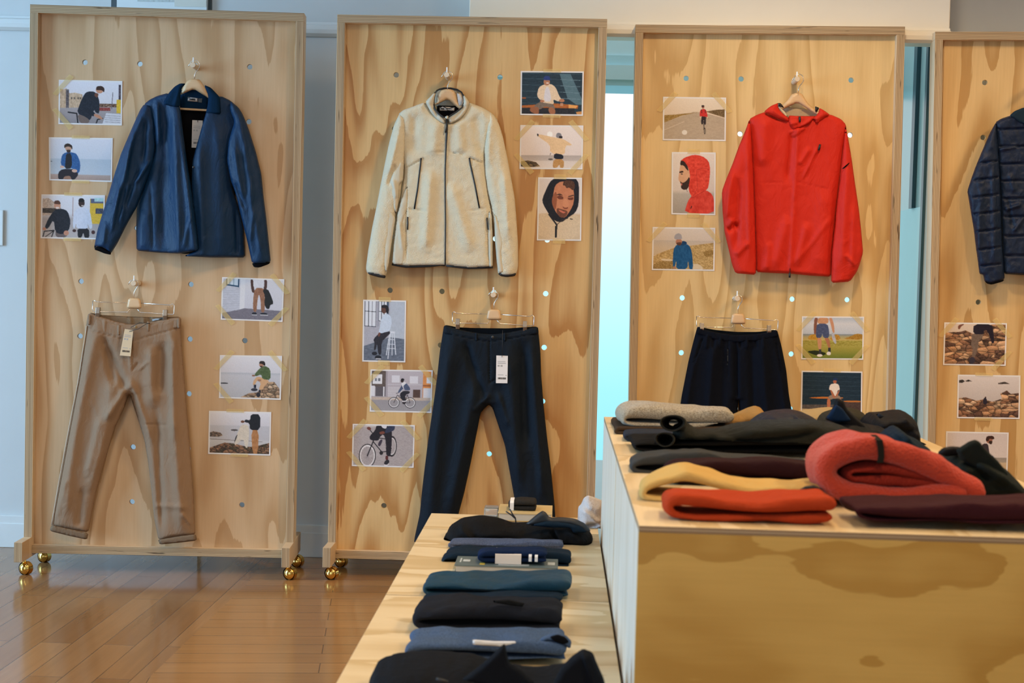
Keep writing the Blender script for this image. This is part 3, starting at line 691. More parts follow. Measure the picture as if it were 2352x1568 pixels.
# ================================================================ cream fleece jacket, panel 2
p = P2; J = cr(3.408, 830, 190)
M_sherpa = cloth('cream sherpa', (.72, .64, .47), rough=.95, mott=.35, c2=(.66, .55, .36), fuzz=(300, .55, .005), sheen=.25)
M_creams = cloth('smooth cream', (.62, .56, .43), rough=.9, spec=.03, wb=.1)
peg(p, 1026, 171.5, 'wooden peg with white pin above the cream fleece jacket')
org = p.at(1020, 612, .05)
jk = thing('jacket', 'cream fleece zip jacket with black trim and stand collar, on the second panel', 'jacket', org, 'hung jackets')
coat_hanger(p, 0, 0, J([(593, 157), (600, 100), (622, 62), (655, 50), (678, 48), (710, 54), (735, 75), (757, 165), (860, 215), (960, 270), (950, 300), (850, 250), (757, 200), (677, 128), (593, 170), (480, 225), (380, 280), (372, 255), (480, 200)]), 'pale wooden coat hanger inside the cream fleece jacket', d=.040)
puff('inner_collar', J([(578, 70), (600, 52), (690, 44), (770, 60), (800, 110), (795, 175), (700, 200), (590, 190), (570, 140)]), p.at, .014, .005, cloth('heather inside', (.40, .34, .25), fuzz=(260, .5, .004)), R=6, parent=jk, org=org, step=4)
puff('inner_collar_side', J([(745, 80), (775, 85), (800, 120), (800, 165), (770, 200), (755, 190), (752, 130)]), p.at, .040, .007, cloth('pale inside', (.66, .62, .58), fuzz=(260, .4, .004)), R=8, parent=jk, org=org, step=3)
puff('back_lining', J([(593, 176), (680, 180), (762, 182), (762, 230), (700, 330), (700, 1400), (640, 1400), (600, 330), (590, 230)]), p.at, .022, .004, M_lining, R=6, parent=jk, org=org, step=5)
l1 = lab(p, J([(613, 186), (733, 192), (726, 222), (613, 218)]), .030, jk, org)
puff('stitching', J([(622, 196), (648, 198), (648, 210), (622, 208)]), p.at, .0316, .0003, M_print, R=2, step=5, ch=0, parent=l1, org=org)
g = G(); g.tube(line3(p.at, J([(640, 186), (668, 200), (672, 215), (700, 222)]), .036), .002, 6); g.tube(line3(p.at, J([(720, 190), (690, 200), (664, 200)]), .036), .002, 6); g.build('hanging_loop', M_black, jk, org, smooth=True)
BF = [(*J([(545, 545)])[0], *J([(655, 540)])[0], 1.2, -4), (*J([(672, 540)])[0], *J([(800, 560)])[0], 1.2, -4), (*J([(355, 665)])[0], *J([(490, 590)])[0], 1.4, -5), (*J([(840, 585)])[0], *J([(960, 630)])[0], 1.4, -5),
      (*J([(540, 700)])[0], *J([(500, 1300)])[0], 12, 8), (*J([(590, 300)])[0], *J([(560, 560)])[0], 14, 6), (*J([(420, 260)])[0], *J([(400, 560)])[0], 12, -6), (*J([(760, 300)])[0], *J([(770, 540)])[0], 12, 5), (*J([(900, 260)])[0], *J([(930, 560)])[0], 12, -5),
      (*J([(700, 800)])[0], *J([(850, 1300)])[0], 14, 6), (*J([(370, 985)])[0], *J([(500, 1000)])[0], 1.4, -3), (*J([(850, 1000)])[0], *J([(970, 985)])[0], 1.4, -3), (*J([(350, 700)])[0], *J([(350, 1380)])[0], 1.6, -5), (*J([(985, 1050)])[0], *J([(1000, 1400)])[0], 1.6, -4)]
puff('body', J([(290, 245), (330, 212), (400, 188), (500, 150), (560, 235), (650, 290), (700, 318), (760, 288), (840, 152), (950, 193), (1030, 243), (1072, 300), (1010, 420), (968, 560), (978, 720), (1003, 900), (1026, 1010), (1030, 1200), (1030, 1443), (840, 1450), (660, 1430), (540, 1432), (350, 1438), (239, 1420), (250, 1270), (270, 1060), (310, 880), (335, 700), (320, 480)]),
     p.at, .046, .032, M_sherpa, R=26, folds=BF, nz=(1.4, 8, 8), seed=11, parent=jk, org=org, step=3.5)
SL = J([(300, 238), (255, 330), (215, 480), (180, 650), (150, 800), (120, 960), (85, 1130), (55, 1300), (35, 1450), (45, 1490), (100, 1500), (190, 1522), (215, 1420), (235, 1250), (270, 1050), (305, 900), (318, 770), (338, 640), (345, 480), (350, 300)])
puff('sleeve', SL, p.at, .052, .034, M_sherpa, R=22, nz=(1.5, 7, 9), seed=12, parent=jk, org=org, step=3.5, folds=[(*J([(290, 400)])[0], *J([(220, 700)])[0], 6, 6), (*J([(260, 640)])[0], *J([(210, 800)])[0], 4, -6)])
SR = J([(1000, 225), (1050, 270), (1080, 330), (1110, 430), (1145, 600), (1175, 760), (1200, 900), (1213, 1050), (1226, 1250), (1228, 1440), (1212, 1500), (1140, 1516), (1070, 1500), (1060, 1400), (1045, 1230), (1030, 1080), (1018, 980), (985, 850), (963, 700), (960, 500), (975, 350)])
puff('sleeve', SR, p.at, .052, .034, M_sherpa, R=22, nz=(1.5, 7, 9), seed=13, parent=jk, org=org, step=3.5, folds=[(*J([(1000, 300)])[0], *J([(985, 640)])[0], 8, 5), (*J([(1120, 700)])[0], *J([(1150, 1200)])[0], 9, 6)])
puff('underarm_panel', J([(300, 610), (335, 635), (325, 770), (300, 792), (290, 950), (274, 1035), (240, 960), (216, 860), (218, 780), (250, 690)]), p.at, .072, .014, M_creams, R=12, parent=jk, org=org, step=3, folds=[(*J([(330, 650)])[0], *J([(320, 760)])[0], 2.5, -9), (*J([(250, 760)])[0], *J([(275, 900)])[0], 4, 4)])
puff('side_panel', J([(240, 1418), (250, 1270), (272, 1075), (300, 950), (330, 860), (362, 800), (366, 960), (335, 1060), (322, 1120), (340, 1210), (350, 1290), (334, 1425)]), p.at, .072, .008, M_creams, R=10, parent=jk, org=org, step=3, folds=[(*J([(300, 1100)])[0], *J([(320, 1300)])[0], 4, 3)], nz=(1, 6, 12))
puff('side_panel', J([(998, 1000), (1022, 1030), (1028, 1200), (1028, 1440), (1000, 1440), (990, 1200)]), p.at, .070, .006, M_creams, R=6, parent=jk, org=org, step=3)
puff('sleeve_panel', J([(1040, 1015), (1070, 1080), (1105, 1180), (1118, 1250), (1100, 1340), (1120, 1480), (1072, 1492), (1060, 1400), (1046, 1230)]), p.at, .076, .010, M_creams, R=9, parent=jk, org=org, step=3)
puff('sleeve_panel', J([(205, 960), (240, 1010), (268, 1060), (238, 1250), (215, 1420), (195, 1490), (170, 1400), (185, 1200)]), p.at, .078, .006, M_creams, R=8, parent=jk, org=org, step=3)
puff('collar', J([(500, 150), (540, 108), (578, 68), (590, 55), (574, 110), (566, 160), (576, 205), (610, 245), (655, 272), (664, 300), (658, 330), (600, 300), (545, 235)]), p.at, .070, .016, M_creams, R=9, parent=jk, org=org, step=3, folds=[(*J([(548, 160)])[0], *J([(600, 270)])[0], 3, -3)])
puff('collar', J([(795, 85), (825, 120), (848, 155), (822, 232), (770, 288), (690, 327), (676, 300), (682, 272), (735, 240), (782, 200), (803, 150)]), p.at, .070, .016, M_creams, R=9, parent=jk, org=org, step=3, folds=[(*J([(820, 180)])[0], *J([(720, 290)])[0], 3, -3)])
tr_ = J([(590, 62), (612, 50), (645, 42), (700, 42), (750, 53), (785, 76), (802, 112), (806, 148), (790, 192), (745, 228), (700, 255), (668, 278), (640, 268), (603, 240), (575, 204), (566, 165), (570, 120), (577, 85)])
dd = [.03, .022, .018, .018, .02, .03, .05, .066, .08, .086, .088, .09, .088, .084, .08, .07, .055, .042]
g = G(); g.tube([p.at(x, y, d_) for (x, y), d_ in zip(tr_, dd)], .0036, 8, closed=True); g.build('collar_binding', M_black, jk, org, smooth=True)
g = G(); g.tube(line3(p.at, J([(672, 285), (668, 400), (662, 520), (656, 700), (656, 900), (659, 1100), (657, 1300), (656, 1432)]), .0815), [.0052, .0045, .003, .0028, .0028, .0028, .0028, .0028], 8); g.build('front_zip', M_black, jk, org, smooth=True)
g = G(); g.tube(line3(p.at, J([(672, 300), (667, 345), (657, 390)]), .089), [.004, .0035, .003], 8); g.build('zip_pull', M_black, jk, org, smooth=True)
puff('chin_guard', J([(652, 268), (672, 256), (682, 262), (678, 290), (662, 282)]), p.at, .093, .003, M_creams, R=3, step=3, parent=jk, org=org)
for pts, r_ in (([(468, 590), (462, 650), (440, 830), (415, 988)], .0034), ([(846, 588), (856, 650), (890, 800), (924, 980)], .0034), ([(362, 1050), (363, 1100), (361, 1150)], .003), ([(984, 1055), (992, 1150)], .003)):
    g = G(); g.tube(line3(p.at, J(pts), .079), r_, 8); g.build('pocket_zip', M_black, jk, org, smooth=True)
for pts in ([(239, 1420), (290, 1430), (350, 1440), (450, 1438), (540, 1434), (620, 1424), (655, 1428)], [(664, 1430), (740, 1440), (840, 1450), (940, 1448), (1030, 1443)]):
    g = G(); g.tube(line3(p.at, J(pts), .058), .0052, 8); g.build('hem_binding', M_black, jk, org, smooth=True)
puff('cuff', J([(46, 1484), (100, 1480), (150, 1492), (192, 1512), (186, 1530), (140, 1524), (90, 1510), (60, 1500)]), p.at, .070, .007, M_black, R=5, step=3, parent=jk, org=org)
puff('cuff', J([(1068, 1492), (1120, 1478), (1170, 1478), (1214, 1492), (1200, 1514), (1140, 1522), (1090, 1514)]), p.at, .070, .007, M_black, R=5, step=3, parent=jk, org=org)

# ================================================================ dark navy trousers, panel 2
M_navy = cloth('dark navy twill', (.0085, .0165, .029), rough=.72, spec=.15, c2=(.006, .012, .022), wb=.15)
M_navyd = cloth('near black navy', (.004, .007, .012), rough=.85)
peg(p, 1133, 677, 'wooden peg with white pin above the dark navy trousers')
clip_hanger(p, 826.5, 26, 'wire clip hanger with wooden block holding the dark navy trousers')
T4 = cr(2.2405, 720, 620)
org = p.at(1125, 1262, .05)
tr = thing('trousers', 'dark navy trousers with a white swing tag, hanging behind the low table', 'trousers', org, 'hung trousers')
puff('inner_waist', T4([(676, 281), (740, 294), (820, 298), (1000, 300), (1152, 290), (1152, 315), (1000, 340), (900, 345), (760, 330), (676, 310)]), p.at, .045, .003, M_navyd, R=6, step=4, parent=tr, org=org)
NO = T4([(672, 281), (720, 296), (780, 312), (860, 326), (925, 330), (1000, 322), (1080, 306), (1155, 290), (1168, 420), (1172, 540), (1185, 700), (1202, 860), (1222, 1020), (1240, 1200), (1256, 1440), (1160, 1450), (1075, 1446), (1060, 1350), (1035, 1180), (1010, 1040), (985, 900), (945, 780), (922, 710), (903, 692), (880, 712), (860, 735), (838, 850), (808, 1000), (775, 1150), (745, 1260), (715, 1430), (600, 1415), (517, 1402), (522, 1368), (547, 1255), (557, 1150), (572, 1020), (592, 860), (613, 720), (635, 560), (650, 420)])
NF = [(*T4([(780, 380)])[0], *T4([(870, 650)])[0], 9, -8), (*T4([(720, 360)])[0], *T4([(600, 1300)])[0], 18, 8, 12), (*T4([(840, 560)])[0], *T4([(700, 1250)])[0], 14, 7), (*T4([(1080, 380)])[0], *T4([(1090, 900)])[0], 12, -9), (*T4([(1125, 420)])[0], *T4([(1180, 1150)])[0], 10, 8),
      (*T4([(1000, 420)])[0], *T4([(1060, 1100)])[0], 14, 7), (*T4([(905, 340)])[0], *T4([(906, 580)])[0], 1.5, -4), (*T4([(906, 580)])[0], *T4([(940, 560)])[0], 1.5, -3), (*T4([(675, 325)])[0], *T4([(905, 370)])[0], 1.3, -3), (*T4([(905, 370)])[0], *T4([(1160, 325)])[0], 1.3, -3), (*T4([(1145, 340)])[0], *T4([(1160, 560)])[0], 1.5, -4),
      (*T4([(680, 340)])[0], *T4([(655, 560)])[0], 1.5, -3), (*T4([(905, 640)])[0], *T4([(830, 730)])[0], 6, 5), (*T4([(950, 640)])[0], *T4([(1000, 800)])[0], 6, 5)]
puff('legs', NO, p.at, .046, .030, M_navy, R=34, folds=NF, nz=(1.6, 14, 40), seed=21, parent=tr, org=org, step=3.5)
puff('waistband', T4([(672, 281), (720, 296), (780, 312), (860, 326), (925, 330), (1000, 322), (1080, 306), (1155, 290), (1160, 328), (1080, 345), (1000, 362), (905, 372), (800, 358), (670, 328)]), p.at, .063, .010, M_navy, R=8, step=3.2, parent=tr, org=org)
for x, y in ((838, 322), (985, 322)): 
    a, b_ = T4([(x, y)])[0]; puff('belt_loop', [(a-3, b_), (a+3, b_), (a+3, b_+20), (a-3, b_+20)], p.at, .076, .004, M_navy, R=3, step=3, parent=tr, org=org)
q = p.at(*T4([(922, 345)])[0], .082); g = G(); g.sphere(q, .0065, 16, 8, sc=(1, .4, 1)); g.build('button', plain('dark button', (.03, .03, .03), .25), tr, org, smooth=True)
swing_tag(p.at, .094, [(1140, 816), (1166.5, 817), (1165.5, 880), (1139, 879.5)], tr, org, M_white, [(1154.5, 758), (1154, 790), (1153, 820)])

# ================================================================ red jacket, panel 3
p = P3; J = cr(3.564, 1640, 220)
M_red = cloth('red shell', (.60, .022, .009), rough=.62, spec=.2, mott=.15, c2=(.50, .016, .007), wb=.12)
M_redz = plain('dark red zip', (.26, .012, .008), .6)
peg(p, 1831.5, 181.5, 'wooden peg with white pin above the red hooded jacket')
org = p.at(1825, 635, .05)
jk = thing('jacket', 'red hooded rain jacket on a wooden hanger on the third panel', 'jacket', org, 'hung jackets')
coat_hanger(p, 806, 7, [(1793, 246), (1808, 232), (1818, 217), (1826, 213.5), (1834, 212.5), (1843, 216), (1850, 228), (1858, 240), (1873, 252), (1900, 265), (1912, 276), (1905, 282), (1872, 262), (1832, 235), (1799, 251), (1765, 270), (1754, 275), (1758, 262)], 'wooden coat hanger inside the red hooded jacket', d=.040)
puff('back_lining', J([(470, 170), (570, 85), (640, 97), (760, 106), (850, 118), (930, 170), (900, 400), (600, 400)]), p.at, .014, .004, cloth('beige lining', (.50, .40, .27)), R=8, step=4, parent=jk, org=org)
puff('hood_lining', J([(523, 66), (545, 90), (580, 130), (612, 175), (575, 170), (545, 130), (525, 95)]), p.at, .052, .006, cloth('pale lining', (.66, .60, .46)), R=5, step=3, parent=jk, org=org)
puff('hood_edge', J([(525, 58), (545, 60), (562, 78), (574, 100), (560, 96), (530, 82)]), p.at, .062, .003, M_black, R=4, step=3, parent=jk, org=org)
puff('hood_edge', J([(827, 84), (862, 98), (852, 118), (835, 138), (828, 120)]), p.at, .052, .003, M_black, R=4, step=3, parent=jk, org=org)
RF = [(*J([(690, 260)])[0], *J([(655, 900)])[0], 5, 5), (*J([(655, 900)])[0], *J([(625, 1440)])[0], 5, 5), (*J([(640, 290)])[0], *J([(600, 700)])[0], 7, -5), (*J([(420, 200)])[0], *J([(400, 560)])[0], 14, 6), (*J([(600, 1000)])[0], *J([(500, 1400)])[0], 12, 6), (*J([(740, 260)])[0], *J([(640, 330)])[0], 4, 6),
      (*J([(760, 1050)])[0], *J([(680, 1380)])[0], 9, 6), (*J([(900, 800)])[0], *J([(880, 1400)])[0], 16, 5), (*J([(330, 715)])[0], *J([(650, 703)])[0], 1.0, -1.1), (*J([(670, 703)])[0], *J([(940, 765)])[0], 1.0, -1.4), (*J([(700, 560)])[0], *J([(780, 430)])[0], 6, 5), (*J([(860, 440)])[0], *J([(745, 685)])[0], 1.8, -5),
      (*J([(845, 430)])[0], *J([(730, 670)])[0], 3, 4), (*J([(450, 1200)])[0], *J([(430, 1430)])[0], 8, 4), (*J([(620, 300)])[0], *J([(700, 270)])[0], 3, 5), (*J([(960, 1000)])[0], *J([(700, 1330)])[0], 6, 3)]
puff('body', J([(288, 190), (350, 155), (420, 130), (560, 200), (650, 165), (830, 165), (950, 150), (1040, 190), (1080, 235), (1088, 320), (1058, 480), (1032, 700), (1004, 920), (988, 1100), (968, 1300), (957, 1480), (800, 1472), (620, 1455), (480, 1450), (343, 1442), (330, 1000), (312, 560)]), p.at, .048, .028, M_red, R=26, folds=RF, nz=(1.6, 16, 30), seed=31, parent=jk, org=org, step=3.5)
puff('sleeve', J([(290, 190), (262, 270), (200, 420), (150, 560), (100, 680), (64, 780), (70, 950), (85, 1110), (120, 1260), (150, 1390), (176, 1452), (343, 1466), (345, 1340), (336, 1000), (327, 760), (320, 560), (313, 400), (302, 260)]), p.at, .066, .030, M_red, R=26, nz=(1.6, 12, 22), seed=32, parent=jk, org=org, step=3.5,
     folds=[(*J([(150, 620)])[0], *J([(100, 1000)])[0], 6, 6), (*J([(200, 700)])[0], *J([(180, 1250)])[0], 8, -7), (*J([(110, 1100)])[0], *J([(190, 1050)])[0], 7, -8), (*J([(280, 400)])[0], *J([(290, 1300)])[0], 6, 6), (*J([(130, 1080)])[0], *J([(150, 1010)])[0], 5, 5), (*J([(180, 1300)])[0], *J([(280, 1200)])[0], 7, 5)])
puff('sleeve', J([(1076, 232), (1095, 330), (1125, 500), (1155, 720), (1185, 920), (1205, 1100), (1221, 1282), (1192, 1380), (1170, 1440), (1112, 1521), (959, 1531), (961, 1300), (984, 1100), (1000, 920), (1028, 700), (1050, 480), (1066, 330)]), p.at, .064, .030, M_red, R=24, nz=(1.6, 12, 22), seed=33, parent=jk, org=org, step=3.5,
     folds=[(*J([(1090, 600)])[0], *J([(1050, 1400)])[0], 9, 6), (*J([(1150, 900)])[0], *J([(1130, 1400)])[0], 7, 5), (*J([(1170, 1400)])[0], *J([(1080, 1300)])[0], 4, 4)])
puff('hood', J([(408, 130), (440, 102), (470, 80), (527, 56), (522, 80), (540, 120), (575, 155), (612, 180), (620, 215), (560, 200), (470, 162)]), p.at, .074, .018, M_red, R=10, step=3, parent=jk, org=org, folds=[(*J([(470, 120)])[0], *J([(590, 185)])[0], 3, 3)])
puff('hood', J([(862, 98), (900, 118), (950, 155), (900, 185), (868, 212), (848, 228), (822, 218), (826, 196), (790, 190), (835, 165), (858, 130)]), p.at, .074, .018, M_red, R=10, step=3, parent=jk, org=org, folds=[(*J([(930, 155)])[0], *J([(840, 215)])[0], 3, -3), (*J([(840, 180)])[0], *J([(850, 225)])[0], 3, 4)])
puff('collar', J([(612, 160), (690, 166), (795, 170), (830, 168), (815, 195), (780, 228), (710, 262), (650, 275), (620, 240), (606, 200)]), p.at, .076, .012, M_red, R=9, step=3, parent=jk, org=org, folds=[(*J([(620, 230)])[0], *J([(690, 215)])[0], 4, 4), (*J([(720, 250)])[0], *J([(800, 200)])[0], 4, 4)])
g = G(); g.tube(line3(p.at, J([(700, 260), (690, 340), (672, 600), (655, 860), (648, 900), (636, 1200), (620, 1455)]), .0795), .0024, 6); g.build('front_zip', M_redz, jk, org, smooth=True)
for pts in ([(701, 170), (703, 212)], [(868, 398), (857, 445)], [(620, 1447), (619, 1488)]):
    g = G(); g.tube(line3(p.at, J(pts), .092 if pts[0][1] < 300 else .081), .0046, 8); g.build('zip_pull', M_black, jk, org, smooth=True)
puff('sleeve_mark', J([(1108, 544), (1108, 555), (1062, 597), (1044, 598)]), p.at, .096, .0008, M_black, R=3, ch=0, step=4, parent=jk, org=org)

# ================================================================ black shorts, panel 3
M_short = cloth('blue black stretch', (.0075, .010, .019), rough=.85, c2=(.005, .007, .012), wb=.12)
peg(p, 1694, 685.5, 'wooden peg with white pin above the black shorts')
clip_hanger(p, 1387, 35.5, 'wire clip hanger with wooden block holding the black shorts')
org = p.at(1692, 985, .05)
tr = thing('shorts', 'black elastic waist shorts hanging behind the folded clothes on the tall table', 'shorts', org)
puff('inner_waist', [(1604, 750), (1640, 757), (1690, 762), (1740, 762), (1784, 757), (1784, 772), (1690, 780), (1604, 765)], p.at, .045, .003, M_navyd, R=6, step=4, parent=tr, org=org)
SF = [(1690, 790, 1692, 985, 5, -8), (1672, 770, 1671, 870, 1.5, -3), (1640, 790, 1625, 980, 10, 7), (1660, 780, 1655, 980, 8, -4), (1750, 790, 1765, 980, 10, 7), (1725, 780, 1730, 980, 8, -5), (1614, 776, 1592, 835, 1.6, -6), (1781, 780, 1795, 860, 1.6, -6), (1600, 780, 1575, 940, 8, 5), (1790, 800, 1808, 960, 8, 5)]+[(x, 766, x+rr_, 800, 3, 4*s_) for x, rr_, s_ in ((1625, -3, 1), (1640, -2, -1), (1655, 0, 1), (1700, 1, -1), (1715, 2, 1), (1735, 2, -1), (1752, 3, 1))]
puff('legs', [(1602, 749), (1620, 757), (1650, 764), (1690, 769), (1740, 767), (1785, 757), (1795, 794), (1806, 850), (1812, 907), (1818, 940), (1825, 986), (1702, 992), (1696, 915), (1690, 992), (1558, 987), (1560, 950), (1566, 907), (1574, 867), (1582, 826), (1594, 778)], p.at, .046, .028, M_short, R=28, folds=SF, nz=(1.2, 10, 40), seed=41, parent=tr, org=org, step=3.5)
puff('waistband', [(1602, 749), (1620, 757), (1650, 764), (1690, 769), (1740, 767), (1785, 757), (1789, 773), (1740, 783), (1690, 787), (1640, 780), (1598, 766)], p.at, .066, .010, M_short, R=7, step=3, parent=tr, org=org, nz=(1.5, 3, 30))
puff('drawstring_slit', [(1670.5, 800), (1673.5, 800), (1672, 838), (1670, 838)], p.at, .084, .001, plain('slate thread', (.04, .06, .09)), R=2, ch=0, step=3, parent=tr, org=org)

# ================================================================ quilted navy jacket, panel 4
p = P4; J = cr(3.564, 2180, 240)
M_quilt = cloth('navy quilt', (.010, .024, .065), rough=.48, spec=.25, c2=(.007, .016, .045), wb=.2, wdist=.001)
peg(p, 2388, 186, 'wooden peg at the far right holding the hanger of the quilted navy jacket')
org = p.at(2388, 632, .05)
jk = thing('jacket', 'quilted navy puffer jacket cut by the right edge of the photo', 'jacket', org, 'hung jackets')
coat_hanger(p, 1361, 12, [(x+555, y+4) for x, y in [(1793, 246), (1808, 232), (1818, 217), (1834, 212.5), (1843, 216), (1850, 228), (1858, 240), (1873, 252), (1900, 265), (1912, 276), (1905, 282), (1872, 262), (1832, 235), (1799, 251), (1765, 270), (1754, 275), (1758, 262)]], 'wooden coat hanger inside the quilted navy jacket, right of the frame', d=.040)
QB = [(2285, y, 2388, y-3, 1.6, -9) for y in (297, 337, 377, 416, 457, 498, 543, 588)]+[(2388, y-3, 2490, y, 1.6, -9) for y in (297, 337, 377, 416, 457, 498, 543, 588)]+[(2290, 345, 2335, 335, 4, 5), (2310, 480, 2345, 470, 4, 6), (2315, 455, 2325, 520, 4, -5), (2330, 530, 2350, 500, 4, 5), (2320, 400, 2330, 440, 5, 4)]
puff('body', [(2286, 281), (2300, 272), (2318, 266), (2337, 262), (2388, 268), (2437, 262), (2460, 268), (2490, 281), (2480, 400), (2474, 540), (2472, 630), (2388, 634), (2305, 629), (2301, 520), (2297, 420), (2290, 340)], p.at, .048, .030, M_quilt, R=22, folds=QB, nz=(2.2, 9, 12), seed=51, parent=jk, org=org, step=3.2)
sl = J([(385, 140), (330, 240), (270, 380), (220, 500), (180, 610), (148, 710), (158, 760), (185, 920), (205, 1040), (215, 1140), (235, 1280), (248, 1386), (278, 1392), (290, 1450), (340, 1472), (455, 1435), (450, 1300), (437, 1150), (432, 1000), (427, 800), (420, 600), (408, 350)])
sf = [(2235, y+5, 2302, y-3, 1.6, -9) for y in (371, 409, 448, 487, 528, 570, 608)]+[(2255, 420, 2245, 600, 7, 5), (2280, 380, 2285, 600, 6, 4)]
puff('sleeve', sl, p.at, .056, .032, M_quilt, R=20, folds=sf, nz=(2.6, 8, 12), seed=52, parent=jk, org=org, step=3.2)
puff('sleeve', [(4776-x, y) for x, y in sl], p.at, .056, .032, M_quilt, R=20, folds=[(4776-a, b_, 4776-c, d_, e_, f_) for a, b_, c, d_, e_, f_ in sf], nz=(2.6, 8, 12), seed=53, parent=jk, org=org, step=4)
puff('collar', [(2318, 266), (2330, 255), (2350, 247), (2388, 243), (2426, 247), (2446, 255), (2458, 266), (2430, 284), (2388, 292), (2346, 284)], p.at, .074, .014, cloth('slate knit collar', (.022, .045, .07), rough=.9), R=9, step=3, parent=jk, org=org)
puff('cuff_opening', J([(292, 1444), (340, 1455), (400, 1440), (452, 1432), (440, 1448), (350, 1474), (310, 1466)]), p.at, .078, .004, M_lining, R=5, step=3, parent=jk, org=org)

# ---------------------------------------------------------------- printed photos (pictures as coloured sheets)
M_paper = plain('print paper', (.80, .78, .78), .45)
pm, t, b = newmat('photo print')
at_ = nd(t, 'ShaderNodeVertexColor'); at_.layer_name = 'ink'
t.links.new(at_.outputs[0], b.inputs['Base Color']); b.inputs['Roughness'].default_value = .38; b.inputs['Specular IOR Level'].default_value = .3
M_print_img = pm
tm, t, b = newmat('masking tape'); b.inputs['Base Color'].default_value = (.86, .66, .26, 1); b.inputs['Roughness'].default_value = .6; b.inputs['Alpha'].default_value = .26
M_tape = tm
def lin(c): c = np.array(c, float)/255; return np.where(c <= .04045, c/12.92, ((c+.055)/1.055)**2.4)

class Pic:
    """a little painter working on a grid of colour samples; coordinates 0..1000 across, 0..1000 down"""
    def __init__(s, w_, h_, seed=0, ss=2):
        s.w = w_; s.h = h_; s.ss = ss; W, H = w_*ss, h_*ss
        yy, xx = np.mgrid[0:H, 0:W]; s.x = (xx+.5)/W*1000; s.y = (yy+.5)/H*1000; s.X = np.stack([s.x.ravel(), s.y.ravel()], 1)
        s.im = np.zeros((H, W, 3)); s.n = rnd_noise(seed+77); s.asp = w_/h_
    def grad(s, stops, x0=0, x1=1000, y0=-1, y1=1001):
        """vertical gradient: list of (y, colour)"""
        ys = [a for a, _ in stops]; m = (s.x >= x0) & (s.x <= x1) & (s.y >= y0) & (s.y <= y1)
        for k in range(3):
            v = np.interp(s.y, ys, [c[k] for _, c in stops]); s.im[..., k][m] = v[m]
        return s
    def mask(s, pts):
        P = np.array(pts, float); lo, hi = P.min(0), P.max(0); m = np.zeros(s.x.shape, bool)
        b_ = (s.x >= lo[0]) & (s.x <= hi[0]) & (s.y >= lo[1]) & (s.y <= hi[1]); idx = np.nonzero(b_.ravel())[0]
        if len(idx): f = m.ravel(); f[idx] = inside(P, s.X[idx]); m = f.reshape(m.shape)
        return m
    def tex(s, m, c, amp=0, sx=20, sy=20):
        c = np.array(c, float)
        if amp: s.im[m] = np.clip(c+(s.n(s.x[m]/sx, s.y[m]/sy)*amp)[:, None], 0, 255)
        else: s.im[m] = c
        return s
    def poly(s, pts, c, amp=0, sx=20, sy=20, sm=1):
        P = chaikin(pts, sm, .22, 1e9) if sm else pts
        return s.tex(s.mask(P), c, amp, sx, sy)
    def ell(s, cx, cy, rx, ry, c, amp=0, sx=20, sy=20):
        return s.tex(((s.x-cx)/rx)**2+((s.y-cy)/ry)**2 < 1, c, amp, sx, sy)
    def ring(s, cx, cy, r, wd, c):
        d = np.hypot((s.x-cx)*s.asp, s.y-cy) if s.asp > 1 else np.hypot(s.x-cx, (s.y-cy)/s.asp)
        return s.tex(abs(d-r) < wd, c)
    def ering(s, cx, cy, rx, ry, wd, c):
        d = np.hypot((s.x-cx)/rx, (s.y-cy)/ry); return s.tex(abs(d-1) < wd/min(rx, ry), c)
    def line(s, pts, wd, c):
        m = np.zeros(s.x.shape, bool)
        for (x0, y0), (x1, y1) in zip(pts[:-1], pts[1:]):
            ax, ay = (x1-x0)*s.asp, y1-y0; L = ax*ax+ay*ay+1e-9
            t_ = np.clip(((s.x-x0)*s.asp*ax+(s.y-y0)*ay)/L, 0, 1); m |= np.hypot((s.x-x0)*s.asp-t_*ax, s.y-y0-t_*ay) < wd/2
        return s.tex(m, c)
    def rect(s, x0, y0, x1, y1, c, amp=0, sx=20, sy=20):
        return s.tex((s.x >= x0) & (s.x <= x1) & (s.y >= y0) & (s.y <= y1), c, amp, sx, sy)
    def rocks(s, pts, cols, k=40, seed=1, thr=.0):
        """a field of small boulders inside an outline"""
        m = s.mask(pts); rs = np.random.RandomState(seed); P = np.array(pts, float); lo, hi = P.min(0), P.max(0)
        S = rs.rand(int(k), 2)*(hi-lo)+lo; S = S[np.argsort(S[:, 1])]
        idx = np.nonzero(m.ravel())[0]; q = s.X[idx]
        d = ((q[:, None, 0]-S[None, :, 0])**2*(.5*s.asp)**2+(q[:, None, 1]-S[None, :, 1])**2)
        o_ = np.sort(d, 1)[:, :2]**.5; nn = d.argmin(1); cc = np.array(cols, float)[rs.randint(0, len(cols), len(S))][nn]
        sh = (q[:, 1]-S[nn, 1])/ (np.sqrt(o_[:, 0]**2+1)+14); edge = np.clip((o_[:, 1]-o_[:, 0])/14, 0, 1)
        tx = s.n(q[:, 0]/13, q[:, 1]/13)*16
        v = cc*(1-.22*np.clip(sh, -1, 1)[:, None])*(.45+.55*edge[:, None])+tx[:, None]
        f = s.im.reshape(-1, 3); f[idx] = np.clip(v, 0, 255); return s
    def out(s, noise=3):
        v = s.im.reshape(s.h, s.ss, s.w, s.ss, 3).mean((1, 3)); return np.clip(v+np.random.RandomState(4).randn(s.h, s.w, 1)*noise, 0, 255)

